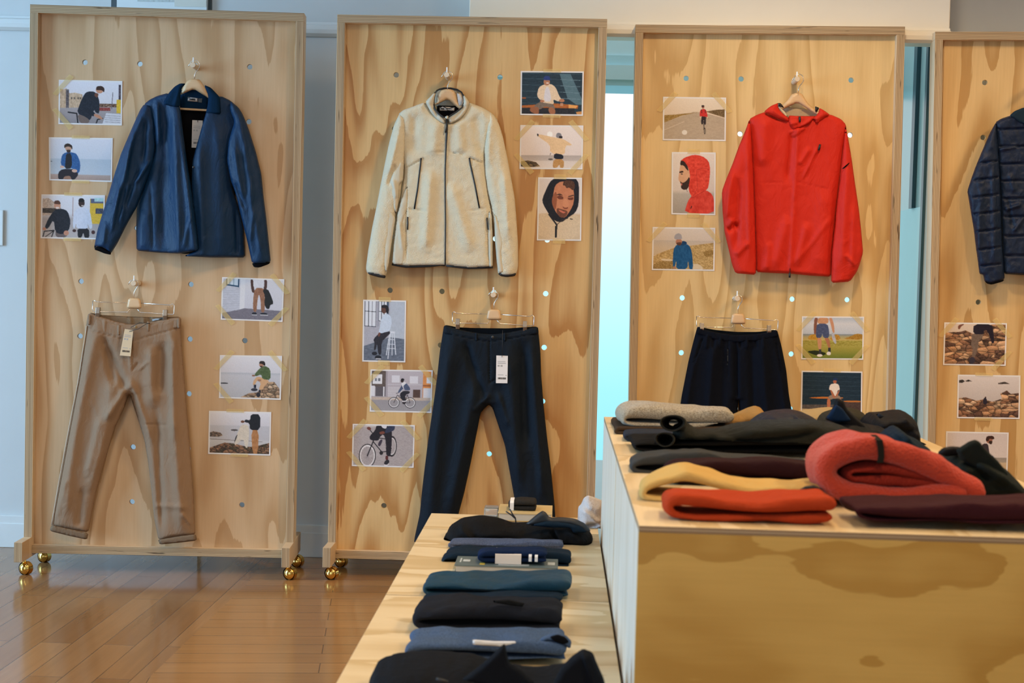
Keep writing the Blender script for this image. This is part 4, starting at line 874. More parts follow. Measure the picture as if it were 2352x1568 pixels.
def make_print(P, quad, pic, label, tapes, border=.022):
    tl, tr_, br_, bl = [np.array(q, float) for q in quad]
    bi = lambda u, v, d=.0012: P.at(*((tl*(1-u)+tr_*u)*(1-v)+(bl*(1-u)+br_*u)*v), d)
    org = bi(.5, 1, 0)
    tn = thing('photo_print', label, 'photo print', org, 'photo prints taped to the panels')
    g = G(); nxx = 6
    # a sheet with a faint curl
    vs = []; cur = lambda u, v: .0010+.0016*(abs(u-.5)*2)**3*(abs(v-.5)*2)
    for j in range(nxx+1):
        for i in range(nxx+1): vs.append(bi(i/nxx, j/nxx, cur(i/nxx, j/nxx)))
    k = len(vs)
    for j in range(nxx+1):
        for i in range(nxx+1): vs.append(bi(i/nxx, j/nxx, cur(i/nxx, j/nxx)-.0006))
    fs = []
    for j in range(nxx):
        for i in range(nxx):
            a = j*(nxx+1)+i; fs.append((a, a+nxx+1, a+nxx+2, a+1)); fs.append((a+k, a+1+k, a+nxx+2+k, a+nxx+1+k))
    g.add(vs, fs); g.build('paper', M_paper, tn, org, smooth=True)
    im = pic.out(); h, w_, _ = im.shape
    port = (br_[1]-tr_[1]) > (tr_[0]-tl[0]); bu = border*(1.45 if port else 1); bv = border*(1 if port else 1.45)
    U = bu+(1-2*bu)*np.arange(w_)/(w_-1); V = bv+(1-2*bv)*np.arange(h)/(h-1); uu, vv = np.meshgrid(U, V)
    px = (tl[0]*(1-uu)+tr_[0]*uu)*(1-vv)+(bl[0]*(1-uu)+br_[0]*uu)*vv; py = (tl[1]*(1-uu)+tr_[1]*uu)*(1-vv)+(bl[1]*(1-uu)+br_[1]*uu)*vv
    # vectorised P.at
    n = np.array([-math.sin(P.yaw), math.cos(P.yaw), 0.0]); dd = .0014+(.0016*(abs(uu-.5)*2)**3*(abs(vv-.5)*2)); off = .035-dd
    p0x = P.xl+n[0]*off; p0y = P.yl+n[1]*off
    rr = DV[None, None]*F+RV[None, None]*(px-1176)[..., None]-UV[None, None]*(py-784)[..., None]
    t_ = ((p0x-CAM[0])*n[0]+(p0y-CAM[1])*n[1])/(rr@n); W = CAM+rr*t_[..., None]-org
    me = bpy.data.meshes.new('picture'); vs = W.reshape(-1, 3)
    ii = np.arange((h-1)*(w_-1)); a = ii//(w_-1)*w_+ii % (w_-1); q = np.stack([a, a+w_, a+w_+1, a+1], 1)
    me.vertices.add(len(vs)); me.vertices.foreach_set('co', vs.ravel()); me.loops.add(q.size); me.loops.foreach_set('vertex_index', q.ravel())
    me.polygons.add(len(q)); me.polygons.foreach_set('loop_start', np.arange(0, q.size, 4)); me.update(calc_edges=True)
    at = me.color_attributes.new('ink', 'FLOAT_COLOR', 'POINT'); c4 = np.ones((h*w_, 4)); c4[:, :3] = np.clip(lin(im.reshape(-1, 3))*1.02, 0, .95)
    at.data.foreach_set('color', c4.ravel()); me.materials.append(M_print_img)
    ob = bpy.data.objects.new('picture', me); col.objects.link(ob); ob.parent = tn
    asp = np.hypot(*(tr_-tl))/np.hypot(*(bl-tl))
    for tp in tapes:
        if tp in ('t', 'b', 'T', 'B'):
            v = -.02 if tp in 'tT' else 1.0; c_ = .5 if tp in 'tb' else .42; hw = .14
            pts = [(c_-hw, v-.03), (c_+hw, v-.025), (c_+hw, v+.05), (c_-hw, v+.045)]
        else:
            cx, cy = {'1': (0, 0), '2': (1, 0), '3': (1, 1), '4': (0, 1)}[tp]; sx = 1-2*cx; sy = 1-2*cy; L = .17
            pts = [(cx-sx*.10, cy+sy*.32), (cx-sx*.03, cy+sy*.36), (cx+sx*.24, cy-sy*.06), (cx+sx*.17, cy-sy*.13)]
        A = [bi(u, v_, .0042) for u, v_ in pts]; B_ = [bi(u, v_, .0039) for u, v_ in pts]
        g = G(); g.add(A+B_, [(0, 3, 2, 1), (4, 5, 6, 7)]); g.build('tape', M_tape, tn, org)
    return tn
LW, LH = 140, 98
def L(seed): return Pic(LW, LH, seed)
SK = (205, 205, 214)
# --- panel 1
c = L(1).grad([(0, (222, 220, 228)), (500, (214, 210, 216)), (560, (170, 160, 160)), (1000, (140, 134, 138))])
c.poly([(0, 180), (60, 200), (110, 170), (160, 290), (250, 270), (370, 310), (370, 620), (0, 640)], (196, 168, 140), 22, 12, 40, 0).rect(100, 200, 150, 640, (96, 88, 92), 20)
for x in (180, 230, 290, 330): c.rect(x, 380, x+25, 430, (110, 96, 86))
c.rect(640, 520, 1000, 600, (120, 92, 74), 50, 16, 20).rect(650, 610, 830, 690, (140, 60, 56), 20).rect(960, 60, 1000, 720, (80, 70, 80), 30).rect(930, 420, 1000, 740, (216, 178, 52), 14).line([(865, 250), (850, 640)], 14, (90, 84, 90))
c.poly([(760, 740), (1000, 760), (1000, 1000), (700, 1000)], (206, 204, 210), 0, 1, 1, 0)
for y in (800, 850, 900, 950): c.line([(740, y), (1000, y+14)], 12, (150, 146, 150))
c.line([(140, 740), (280, 765), (300, 1000)], 30, (26, 26, 32)).line([(600, 990), (620, 900), (700, 870)], 28, (26, 26, 30))
c.poly([(290, 780), (480, 780), (490, 1000), (330, 1000)], (112, 96, 90)).poly([(400, 300), (450, 240), (560, 230), (620, 330), (650, 480), (650, 760), (590, 740), (560, 660), (500, 940), (440, 850), (280, 760), (330, 520)], (24, 32, 46), 8)
c.poly([(430, 600), (560, 720), (600, 800), (530, 830), (400, 700)], (20, 28, 42)).poly([(560, 760), (650, 790), (710, 880), (680, 900), (560, 820)], (188, 132, 104))
c.ell(650, 190, 62, 88, (196, 140, 110)).poly([(590, 190), (600, 110), (680, 95), (730, 150), (725, 260), (690, 200), (610, 200)], (56, 34, 26)).poly([(580, 260), (640, 290), (610, 390), (560, 330)], (110, 66, 50))
make_print(P1, [(135, 183), (281, 186), (280, 288), (134, 285)], c, 'photo print of a man in dark jacket leaning over a bicycle, topmost left print', '14', )
c = L(2).grad([(0, (214, 214, 224)), (480, (198, 204, 216)), (500, (176, 188, 202)), (860, (184, 194, 206)), (880, (176, 156, 148)), (1000, (164, 142, 132))])
c.ell(270, 900, 120, 90, (150, 112, 92)).poly([(130, 830), (200, 740), (420, 740), (470, 860), (400, 1000), (350, 1000), (330, 900), (230, 920), (210, 1000), (130, 1000)], (36, 32, 40))
c.poly([(170, 640), (190, 400), (260, 330), (360, 330), (440, 370), (500, 600), (480, 840), (400, 800), (380, 720), (240, 700)], (44, 90, 146), 10).poly([(262, 360), (350, 350), (360, 720), (240, 740), (250, 560)], (28, 28, 34))
c.ell(300, 230, 52, 82, (190, 150, 128)).poly([(230, 240), (235, 140), (300, 110), (365, 170), (362, 280), (340, 200), (270, 190)], (48, 34, 28)).poly([(262, 270), (340, 270), (330, 340), (280, 345)], (60, 42, 34)).ell(195, 690, 34, 30, (206, 168, 150)).ell(400, 780, 44, 40, (206, 168, 150)).ell(20, 560, 14, 8, (50, 50, 60))
make_print(P1, [(112, 315), (259, 317), (257, 418), (113, 414)], c, 'photo print of a seated man in a blue jacket before a pale sea', 'tb')
c = L(3).grad([(0, (216, 216, 224)), (420, (206, 206, 214)), (560, (168, 160, 160)), (1000, (178, 172, 172))])
c.poly([(0, 80), (100, 60), (300, 260), (320, 460), (0, 480)], (186, 168, 154), 26, 14, 20, 0).rect(0, 300, 260, 420, (70, 60, 52), 26).rect(780, 60, 1000, 660, (214, 176, 58), 8).rect(790, 60, 1000, 170, (84, 92, 120)).rect(850, 40, 1000, 130, (170, 204, 206), 12).rect(870, 290, 1000, 420, (66, 70, 86), 20).line([(500, 40), (500, 480)], 14, (130, 90, 80))
c.line([(20, 1000), (40, 860), (200, 830), (160, 1000)], 22, (30, 26, 30)).line([(60, 990), (190, 850), (60, 850)], 18, (40, 30, 30))
c.poly([(220, 820), (420, 830), (410, 1000), (230, 1000)], (104, 92, 92)).poly([(170, 400), (230, 320), (330, 310), (420, 370), (470, 620), (440, 840), (330, 930), (220, 880), (190, 560), (100, 800), (40, 780), (100, 560)], (26, 30, 42), 8).ell(400, 890, 42, 60, (186, 134, 110)).ell(40, 800, 30, 36, (186, 134, 110))
c.ell(245, 230, 54, 90, (198, 146, 120)).poly([(190, 190), (200, 120), (270, 110), (300, 180), (290, 210), (210, 200)], (84, 52, 38)).poly([(215, 270), (280, 270), (270, 310), (225, 315)], (226, 210, 204))
c.poly([(580, 760), (770, 760), (780, 1000), (700, 1000), (680, 860), (650, 1000), (590, 1000)], (26, 26, 34)).poly([(500, 700), (520, 360), (610, 280), (700, 270), (780, 340), (830, 740), (790, 800), (740, 640), (760, 780), (560, 780), (560, 640), (530, 800)], (200, 206, 222), 6)
c.ell(640, 170, 50, 92, (56, 38, 34)).poly([(585, 130), (600, 60), (660, 50), (690, 110), (680, 150), (600, 140)], (18, 14, 16)).ell(655, 230, 20, 12, (220, 210, 206)).ell(840, 860, 30, 46, (70, 40, 40)).ell(530, 830, 30, 36, (60, 36, 34))
make_print(P1, [(95, 446), (241, 448), (239, 550), (93, 547)], c, 'photo print of two laughing men in a street, tucked under the blue left cuff', 'tb')
c = L(4).grad([(0, (206, 206, 214)), (700, (196, 196, 208)), (1000, (190, 190, 200))])
c.poly([(0, 0), (290, 0), (290, 760), (0, 850)], (186, 188, 200), 10, 40, 10, 0).poly([(290, 0), (370, 0), (370, 720), (290, 760)], (214, 214, 220), 0, 1, 1, 0).poly([(0, 860), (290, 760), (370, 725), (1000, 760), (1000, 1000), (0, 1000)], (116, 112, 124), 8, 20, 10, 0)
for y in range(60, 800, 55): c.line([(0, y+(y*.05)), (285, y)], 5, (164, 166, 180))
c.poly([(50, 0), (270, 0), (270, 210), (50, 170)], (30, 66, 96), 0, 1, 1, 0).poly([(70, 0), (250, 0), (250, 170), (70, 140)], (196, 208, 220), 0, 1, 1, 0)
for x in (115, 180): c.line([(x, 0), (x, 160)], 10, (60, 90, 110))
c.poly([(455, 0), (500, 0), (520, 230), (540, 330), (490, 330), (470, 200)], (70, 44, 38)).poly([(680, 0), (735, 0), (735, 230), (690, 330), (680, 200)], (70, 44, 38))
c.poly([(500, 0), (690, 0), (690, 220), (510, 220)], (206, 208, 218), 6).poly([(530, 210), (690, 210), (705, 420), (715, 810), (650, 810), (640, 520), (605, 350), (585, 520), (575, 810), (520, 800), (510, 540)], (142, 100, 76), 10, 20, 40).ell(540, 850, 42, 36, (24, 26, 40)).rect(500, 872, 585, 890, (222, 222, 226)).ell(700, 850, 60, 30, (24, 26, 40)).rect(640, 866, 770, 884, (222, 222, 226))
c.poly([(660, 250), (750, 230), (800, 360), (860, 590), (800, 620), (790, 720), (740, 720), (700, 600), (710, 400)], (24, 24, 26))
make_print(P1, [(510, 636), (653, 641), (649, 739), (507, 734)], c, 'photo print of legs in brown trousers in a white brick room', '1234')
c = L(5).grad([(0, (220, 218, 224)), (390, (206, 204, 212)), (400, (178, 182, 192)), (460, (194, 194, 202)), (1000, (178, 178, 184))])
c.ell(60, 660, 70, 16, (50, 50, 54)).rocks([(330, 1000), (480, 890), (620, 860), (780, 600), (900, 600), (990, 760), (1000, 1000)], [(176, 146, 116), (150, 122, 98), (196, 170, 142)], 46, 5)
c.poly([(560, 560), (620, 470), (760, 540), (820, 590), (740, 700), (710, 800), (640, 800), (680, 640), (620, 560), (570, 700), (540, 680)], (206, 164, 124)).rect(560, 680, 600, 760, (30, 34, 50)).ell(570, 800, 56, 36, (50, 50, 60)).rect(645, 800, 680, 860, (30, 34, 50)).ell(640, 920, 34, 60, (36, 34, 44))
c.poly([(560, 440), (650, 280), (730, 210), (830, 290), (840, 560), (700, 540), (680, 420), (590, 480)], (78, 96, 60), 10).ell(680, 190, 40, 60, (176, 130, 106)).poly([(635, 170), (650, 105), (720, 100), (745, 170), (740, 230), (690, 170)], (36, 26, 26)).poly([(650, 220), (700, 220), (690, 260), (660, 255)], (60, 42, 36)).ell(550, 460, 26, 22, (140, 98, 76)).ell(650, 570, 30, 26, (160, 116, 90))
make_print(P1, [(505, 815), (648, 817), (645, 918), (503, 914)], c, 'photo print of a man in a green hoodie sitting on a shore rock', '124')
c = L(6).grad([(0, (222, 220, 226)), (310, (206, 204, 212)), (330, (190, 190, 198)), (660, (186, 184, 190)), (680, (196, 194, 196)), (1000, (170, 166, 166))])
c.rocks([(0, 500), (60, 470), (180, 500), (220, 570), (160, 600), (0, 600)], [(146, 124, 106), (120, 100, 86)], 12, 3).ell(410, 430, 60, 22, (80, 76, 76)).line([(0, 660), (880, 700)], 10, (90, 80, 72)).rocks([(0, 880), (250, 740), (420, 760), (620, 830), (760, 820), (1000, 720), (1000, 1000), (0, 1000)], [(132, 96, 70), (104, 78, 54), (150, 112, 84), (84, 72, 48)], 120, 7)
c.poly([(520, 290), (640, 290), (660, 480), (640, 860), (600, 850), (560, 620), (440, 800), (410, 770), (460, 520)], (210, 200, 186), 8).poly([(470, 520), (440, 660), (410, 760), (430, 600)], (30, 30, 34)).poly([(690, 420), (820, 420), (810, 1000), (720, 1000)], (176, 124, 80), 12, 30, 60).poly([(680, 30), (840, 30), (840, 420), (670, 420), (660, 250), (570, 230), (590, 160), (670, 190)], (24, 26, 34)).ell(545, 220, 32, 30, (110, 70, 52))
make_print(P1, [(480, 943), (623, 946), (621, 1046), (478, 1042)], c, 'photo print of a man holding up cream clothing by the sea', 'Tb')
# --- panel 2
def planks(s, base=(36, 54, 66), hi=(70, 92, 104), ys=(20, 150, 300, 450, 600, 740)):
    s.grad([(0, base), (1000, tuple(v*.9 for v in base))]).tex(np.ones(s.x.shape, bool), base, 6, 60, 10)
    for y in ys: s.line([(0, y), (1000, y+26)], 9, hi)
    return s
c = planks(L(7)); c.poly([(620, 30), (800, 30), (1000, 640), (1000, 760), (900, 760), (760, 620)], (84, 112, 124), 6, 60, 10, 0)
for y in (170, 320, 470, 620): c.line([(640, y), (960, y+18)], 9, (120, 146, 156))
c.poly([(0, 800), (540, 740), (940, 780), (930, 860), (0, 850)], (170, 96, 44), 20, 60, 8, 0).poly([(780, 760), (930, 790), (900, 850), (780, 860)], (226, 160, 90), 0, 1, 1, 0).poly([(900, 940), (1000, 920), (1000, 1000), (920, 1000)], (200, 140, 80), 0, 1, 1, 0).rect(0, 850, 880, 1000, (40, 40, 46), 10).rect(0, 600, 70, 640, (150, 84, 44))
c.poly([(220, 780), (330, 690), (520, 740), (560, 860), (540, 900), (400, 800), (300, 900), (200, 880)], (120, 104, 92), 8).poly([(200, 820), (290, 840), (290, 1000), (230, 1000), (140, 940), (140, 860)], (150, 96, 66)).poly([(480, 820), (560, 880), (560, 1000), (470, 1000), (440, 880)], (160, 104, 72))
c.poly([(250, 560), (280, 360), (360, 290), (480, 270), (560, 350), (620, 560), (660, 640), (610, 700), (520, 640), (540, 760), (440, 740), (340, 720), (340, 660), (300, 660)], (224, 198, 168), 8).poly([(390, 350), (450, 340), (500, 700), (360, 700)], (214, 208, 212), 4).ell(412, 230, 52, 84, (176, 122, 92)).poly([(355, 170), (370, 90), (450, 85), (470, 150), (470, 190), (360, 185)], (44, 60, 120)).ell(425, 255, 22, 12, (236, 226, 216)).ell(340, 690, 36, 30, (180, 120, 88)).ell(665, 670, 46, 40, (180, 120, 88)).rect(640, 730, 690, 800, (190, 140, 110))
make_print(P2, [(1196, 163), (1341, 164), (1339, 266), (1195, 264)], c, 'photo print of a man in cream fleece and blue cap on a bench', 'tb')
c = L(8).grad([(0, (232, 220, 214)), (690, (222, 208, 202)), (700, (178, 166, 160)), (810, (188, 176, 170)), (840, (214, 202, 194)), (1000, (222, 208, 198))])
c.rocks([(0, 840), (120, 820), (250, 860), (320, 960), (200, 980), (0, 970)], [(120, 96, 58), (96, 76, 44)], 12, 3).ell(490, 790, 40, 20, (96, 88, 80)).ell(470, 190, 46, 70, (248, 244, 240))
c.poly([(270, 180), (560, 270), (680, 290), (840, 430), (820, 460), (730, 450), (720, 700), (480, 640), (480, 440), (280, 250)], (226, 192, 150), 6).poly([(260, 170), (290, 190), (280, 250), (262, 220)], (30, 28, 30)).poly([(550, 640), (700, 680), (700, 790), (540, 780)], (30, 32, 44)).poly([(540, 780), (710, 790), (710, 1000), (650, 1000), (640, 910), (590, 1000), (525, 1000)], (186, 140, 84), 10).poly([(570, 220), (590, 150), (650, 160), (670, 240), (660, 290), (580, 270)], (128, 126, 132)).poly([(620, 230), (680, 230), (680, 290), (620, 280)], (44, 38, 44)).line([(490, 640), (480, 690)], 10, (50, 44, 40))
make_print(P2, [(1195, 287), (1340, 288), (1338, 389), (1193, 388)], c, 'photo print of a person in beige fleece with one arm stretched out', '1234')
PW, PH = 98, 140
c = Pic(PW, PH, 9).grad([(0, (216, 206, 204)), (560, (222, 212, 204)), (600, (206, 180, 150)), (1000, (204, 184, 156))])
c.poly([(0, 600), (250, 560), (400, 700), (560, 720), (860, 580), (1000, 640), (1000, 1000), (0, 1000)], (212, 192, 164), 8, 18, 14).poly([(220, 100), (300, 20), (460, -20), (860, -20), (960, 80), (960, 420), (880, 560), (700, 640), (560, 720), (400, 700), (260, 600), (100, 420), (80, 330)], (26, 24, 32), 6)
c.poly([(340, 260), (380, 110), (520, 40), (760, 60), (840, 200), (840, 400), (760, 520), (640, 640), (520, 640), (380, 520), (320, 380)], (196, 130, 96), 5, 80, 80).poly([(320, 300), (400, 200), (440, 280), (420, 480), (380, 520), (310, 400)], (150, 88, 60), 4).poly([(560, 110), (600, 20), (820, 30), (870, 120), (820, 200), (720, 140), (660, 160), (620, 110)], (84, 54, 38), 14, 14, 14)
c.poly([(420, 300), (500, 270), (590, 300), (580, 340), (480, 340)], (110, 58, 40)).poly([(680, 310), (760, 310), (830, 300), (820, 350), (710, 350)], (110, 58, 40)).poly([(400, 270), (500, 240), (590, 280), (500, 270)], (70, 42, 32)).poly([(690, 290), (830, 260), (840, 280), (700, 305)], (70, 42, 32)).poly([(600, 330), (680, 330), (720, 460), (640, 480), (560, 450)], (206, 140, 104)).poly([(560, 450), (640, 480), (710, 460), (690, 500), (600, 500)], (130, 70, 50)).poly([(430, 480), (540, 500), (700, 530), (680, 600), (600, 640), (520, 640), (430, 560)], (110, 66, 48), 8, 10, 10).poly([(470, 500), (620, 545), (660, 540), (600, 575), (500, 540)], (196, 110, 90))
c.line([(250, 590), (440, 760), (420, 960)], 26, (30, 28, 32)).line([(440, 760), (560, 680), (700, 650)], 12, (60, 50, 46)).rect(400, 780, 450, 960, (34, 32, 34)).line([(760, 660), (810, 665)], 14, (30, 26, 28))
make_print(P2, [(1236, 407), (1337, 408), (1335, 553), (1233, 552)], c, 'portrait photo print of a smiling bearded face in a dark hood', 'tb')
c = Pic(PW, PH, 10).grad([(0, (190, 194, 206)), (640, (176, 180, 194)), (1000, (120, 128, 144))])
c.poly([(640, 0), (1000, 0), (1000, 620), (640, 600)], (178, 186, 200), 4, 40, 40, 0).poly([(0, 0), (640, 0), (640, 600), (0, 760)], (170, 170, 182), 6, 30, 12, 0).poly([(0, 760), (640, 600), (1000, 630), (1000, 1000), (0, 1000)], (98, 106, 122), 12, 60, 20, 0)
for x0, x1, y1 in ((20, 290, 420), (360, 560, 330)):
    c.rect(x0, 0, x1, y1, (216, 220, 230))
    for k in range(4): xx = x0+(x1-x0)*k/3; c.line([(xx, 0), (xx, y1)], 9, (30, 36, 48))
    for y in (170, y1): c.line([(x0, y), (x1, y+10)], 9, (30, 36, 48))
c.rect(560, 0, 600, 330, (60, 80, 106)).rect(330, 0, 360, 430, (150, 152, 166))
for a in ((640, 520, 560, 900), (660, 520, 600, 960), (740, 520, 790, 890), (700, 520, 700, 900)): c.line([(a[0], a[1]), (a[2], a[3])], 16, (206, 212, 224))
for y in (640, 720, 790): c.line([(600-(y-640)*.2, y), (760+(y-640)*.15, y)], 10, (206, 212, 224))
c.rect(600, 505, 760, 530, (214, 218, 230)).poly([(230, 640), (420, 510), (600, 480), (660, 530), (560, 600), (440, 680), (440, 900), (360, 900), (330, 700), (300, 820), (250, 830), (270, 700)], (38, 34, 44), 5).ell(270, 880, 66, 30, (28, 28, 38)).ell(360, 945, 80, 36, (24, 26, 36)).rect(300, 960, 430, 975, (220, 220, 226))
c.poly([(380, 480), (420, 290), (520, 200), (640, 230), (690, 330), (640, 500), (520, 520), (430, 540), (360, 520)], (196, 208, 226), 6).ell(490, 140, 66, 66, (96, 62, 50)).poly([(420, 110), (440, 60), (560, 60), (610, 120), (600, 200), (540, 200), (530, 110)], (26, 20, 24)).poly([(340, 560), (380, 520), (420, 540), (370, 610)], (110, 66, 54))
make_print(P2, [(834, 688), (933, 690), (931, 832), (832, 830)], c, 'portrait photo print of a man in white jacket seated on a white stool', 'tb')
c = L(11).grad([(0, (186, 178, 186)), (640, (176, 168, 176)), (660, (150, 146, 152)), (1000, (156, 152, 156))])
c.rect(0, 0, 250, 400, (96, 84, 80), 10).rect(240, 0, 270, 660, (166, 158, 166)).rect(20, 90, 180, 330, (222, 222, 228)).rect(60, 190, 90, 260, (110, 116, 126)).rect(110, 190, 150, 260, (110, 116, 126)).rect(0, 380, 60, 640, (216, 214, 220)).rect(70, 400, 240, 640, (92, 86, 92)).rect(200, 400, 220, 640, (218, 216, 222)).rect(340, 110, 470, 290, (214, 212, 220)).rect(640, 130, 780, 310, (214, 212, 220)).rect(270, 330, 850, 345, (200, 196, 204))
c.rect(280, 400, 520, 650, (194, 188, 194)).rect(700, 460, 820, 680, (84, 62, 56)).rect(860, 0, 1000, 660, (214, 140, 78), 8).rect(920, 150, 1000, 300, (214, 214, 220)).rect(860, 340, 1000, 380, (160, 92, 52)).rect(870, 420, 1000, 660, (212, 210, 216)).rect(0, 660, 1000, 730, (190, 172, 160), 6)
for y in (450, 500, 550, 600): c.line([(285, y), (515, y)], 5, (170, 164, 172))
for x in (385, 655): c.ring(x, 790, 112, 10, (226, 226, 230)).ring(x, 790, 126, 7, (40, 34, 38))
c.line([(385, 790), (440, 600), (560, 760), (610, 600), (455, 620)], 12, (30, 24, 30)).line([(610, 590), (655, 790), (560, 790)], 10, (30, 24, 30)).line([(420, 560), (450, 550)], 12, (30, 24, 30)).ell(555, 780, 32, 46, (40, 34, 40))
c.poly([(480, 560), (540, 490), (650, 500), (640, 560), (570, 590), (580, 740), (540, 760), (490, 650)], (34, 30, 40)).poly([(440, 540), (520, 320), (580, 290), (650, 420), (650, 480), (560, 480), (540, 420), (470, 550)], (78, 88, 116), 8).poly([(500, 290), (550, 260), (590, 300), (530, 370), (560, 480), (520, 400)], (222, 220, 224)).ell(515, 245, 26, 44, (50, 34, 34)).ell(520, 215, 28, 30, (20, 16, 20)).rect(520, 740, 580, 770, (220, 216, 220))
make_print(P2, [(851, 848), (994, 850), (991, 948), (849, 945)], c, 'photo print of a cyclist riding past pale houses, left of the dark trousers', '1234')
c = L(12).grad([(0, (176, 166, 166)), (1000, (164, 154, 154))]).tex(np.ones((LH*2, LW*2), bool), (170, 160, 160), 10, 26, 9)
c.line([(0, 40), (400, 20)], 30, (200, 190, 186)).ering(238, 760, 130, 270, 12, (30, 26, 30)).ering(238, 760, 118, 252, 10, (220, 214, 214)).ering(645, 510, 66, 220, 10, (216, 210, 210)).ering(645, 510, 74, 236, 7, (40, 34, 38))
for a in range(0, 180, 20):
    ca, sa = math.cos(math.radians(a)), math.sin(math.radians(a)); c.line([(238-112*ca, 760-240*sa), (238+112*ca, 760+240*sa)], 3, (110, 100, 104))
c.line([(238, 760), (330, 400), (350, 270)], 26, (26, 22, 28)).line([(340, 420), (480, 660), (620, 620), (540, 350)], 22, (26, 22, 28)).line([(330, 300), (540, 330)], 20, (26, 22, 28)).line([(270, 110), (330, 220), (430, 240)], 22, (60, 56, 60)).ell(470, 680, 30, 50, (36, 30, 34)).line([(540, 330), (560, 720), (640, 560)], 14, (26, 22, 28))
c.poly([(380, -10), (560, -10), (640, 100), (640, 420), (630, 760), (560, 760), (555, 420), (500, 200), (430, 300), (420, 380), (280, 370), (265, 270), (360, 120)], (30, 24, 32), 5).poly([(450, -10), (560, -10), (540, 80), (480, 60)], (216, 212, 218)).poly([(540, 60), (600, -10), (690, -10), (680, 110), (600, 160), (520, 190)], (48, 54, 78), 6).poly([(210, 60), (260, 30), (300, 90), (250, 130)], (110, 60, 50)).poly([(420, 170), (500, 130), (530, 190), (450, 230)], (120, 66, 54)).poly([(420, 420), (460, 340), (490, 360), (450, 520), (410, 500)], (60, 50, 64)).ell(565, 800, 24, 60, (90, 40, 40)).poly([(530, 880), (590, 830), (615, 900), (570, 980), (520, 970)], (36, 32, 40)).poly([(520, 960), (570, 975), (600, 930), (600, 960), (570, 1000), (520, 990)], (220, 214, 216))
make_print(P2, [(810, 973), (953, 976), (950, 1074), (808, 1070)], c, 'photo print of a stopped cyclist seen from the waist down', '1234')
# --- panel 3
c = L(13).grad([(0, (226, 212, 194)), (400, (216, 198, 176)), (1000, (170, 152, 130))])
c.poly([(0, 600), (480, 330), (640, 340), (1000, 480), (1000, 1000), (0, 1000)], (178, 160, 138), 5, 40, 16, 0).poly([(0, 420), (200, 400), (570, 330), (300, 420), (0, 600)], (150, 120, 62), 26, 14, 10, 0).poly([(680, 320), (860, 270), (1000, 260), (1000, 460), (860, 400)], (110, 88, 56), 30, 12, 10, 0).line([(0, 780), (330, 570)], 9, (216, 204, 186)).line([(0, 420), (560, 340)], 5, (190, 170, 150)).ell(340, 830, 44, 58, (224, 216, 204))
c.ell(672, 790, 14, 80, (40, 34, 34)).ell(672, 790, 8, 60, (150, 134, 116)).line([(655, 560), (660, 760)], 16, (34, 28, 30)).line([(610, 460), (730, 470)], 12, (30, 26, 28)).poly([(615, 420), (690, 420), (690, 640), (665, 640), (655, 500), (640, 640), (610, 620)], (40, 32, 36)).poly([(585, 440), (590, 290), (640, 250), (690, 270), (720, 440), (700, 450), (610, 430)], (196, 44, 40), 8).line([(615, 270), (620, 350)], 12, (30, 24, 28)).line([(675, 270), (680, 350)], 12, (30, 24, 28)).ell(640, 210, 22, 36, (150, 100, 80)).ell(637, 185, 24, 24, (50, 34, 28)).ell(600, 460, 14, 20, (210, 180, 150)).ell(715, 460, 14, 20, (210, 180, 150))
make_print(P3, [(1523, 222), (1668, 224), (1667, 324), (1522, 322)], c, 'photo print of a red-jacketed cyclist on an empty road', '12')
c = Pic(PW, PH, 14).grad([(0, (224, 212, 202)), (620, (206, 194, 184)), (680, (176, 168, 158)), (1000, (160, 150, 138))])
c.poly([(280, 1000), (360, 800), (460, 700), (800, 600), (960, 680), (1000, 800), (1000, 1000)], (206, 62, 46), 12, 60, 60)
c.poly([(150, 330), (180, 180), (260, 130), (380, 240), (420, 420), (400, 540), (330, 590), (260, 600), (220, 580), (210, 520), (170, 480), (130, 430)], (206, 160, 126), 4, 90, 90).poly([(170, 200), (190, 110), (260, 120), (350, 200), (380, 300), (320, 260), (260, 200)], (50, 34, 28)).poly([(170, 455), (230, 500), (330, 460), (400, 380), (420, 500), (350, 600), (260, 610), (200, 580), (200, 530)], (54, 36, 28), 6).poly([(150, 310), (220, 290), (260, 300), (250, 320), (160, 330)], (50, 34, 28)).poly([(190, 500), (230, 500), (230, 530), (200, 540)], (190, 110, 96)).ell(215, 345, 24, 9, (60, 44, 40))
c.poly([(180, 130), (280, 70), (500, 20), (700, 40), (860, 120), (900, 260), (880, 460), (840, 600), (620, 700), (480, 740), (400, 650), (380, 560), (420, 400), (380, 240), (260, 120)], (212, 64, 46), 14, 50, 30).line([(560, 280), (720, 240), (880, 260)], 7, (176, 44, 34)).line([(560, 290), (600, 560), (480, 740)], 7, (180, 46, 34)).line([(480, 740), (760, 620)], 8, (170, 42, 32)).line([(440, 910), (460, 880)], 14, (30, 24, 26)).line([(340, 600), (350, 640)], 6, (60, 50, 46))
make_print(P3, [(1543, 349), (1644, 350), (1643, 494), (1542, 492)], c, 'portrait photo print of a bearded profile in a red hood', 'tb')
c = L(15).grad([(0, (214, 202, 190)), (290, (206, 192, 178)), (300, (190, 178, 166)), (480, (200, 182, 158)), (1000, (196, 172, 134))])
c.poly([(60, 640), (330, 480), (700, 400), (1000, 340), (1000, 1000), (0, 1000), (0, 700)], (184, 154, 100), 30, 18, 12, 0).poly([(0, 900), (120, 800), (350, 800), (380, 1000), (0, 1000)], (150, 122, 70), 30, 12, 14, 0).poly([(640, 860), (760, 860), (860, 1000), (640, 1000)], (214, 196, 166)).poly([(820, 560), (1000, 500), (1000, 640), (860, 700)], (150, 120, 66), 26, 10, 12).poly([(120, 740), (330, 760), (320, 800), (150, 800)], (214, 196, 166))
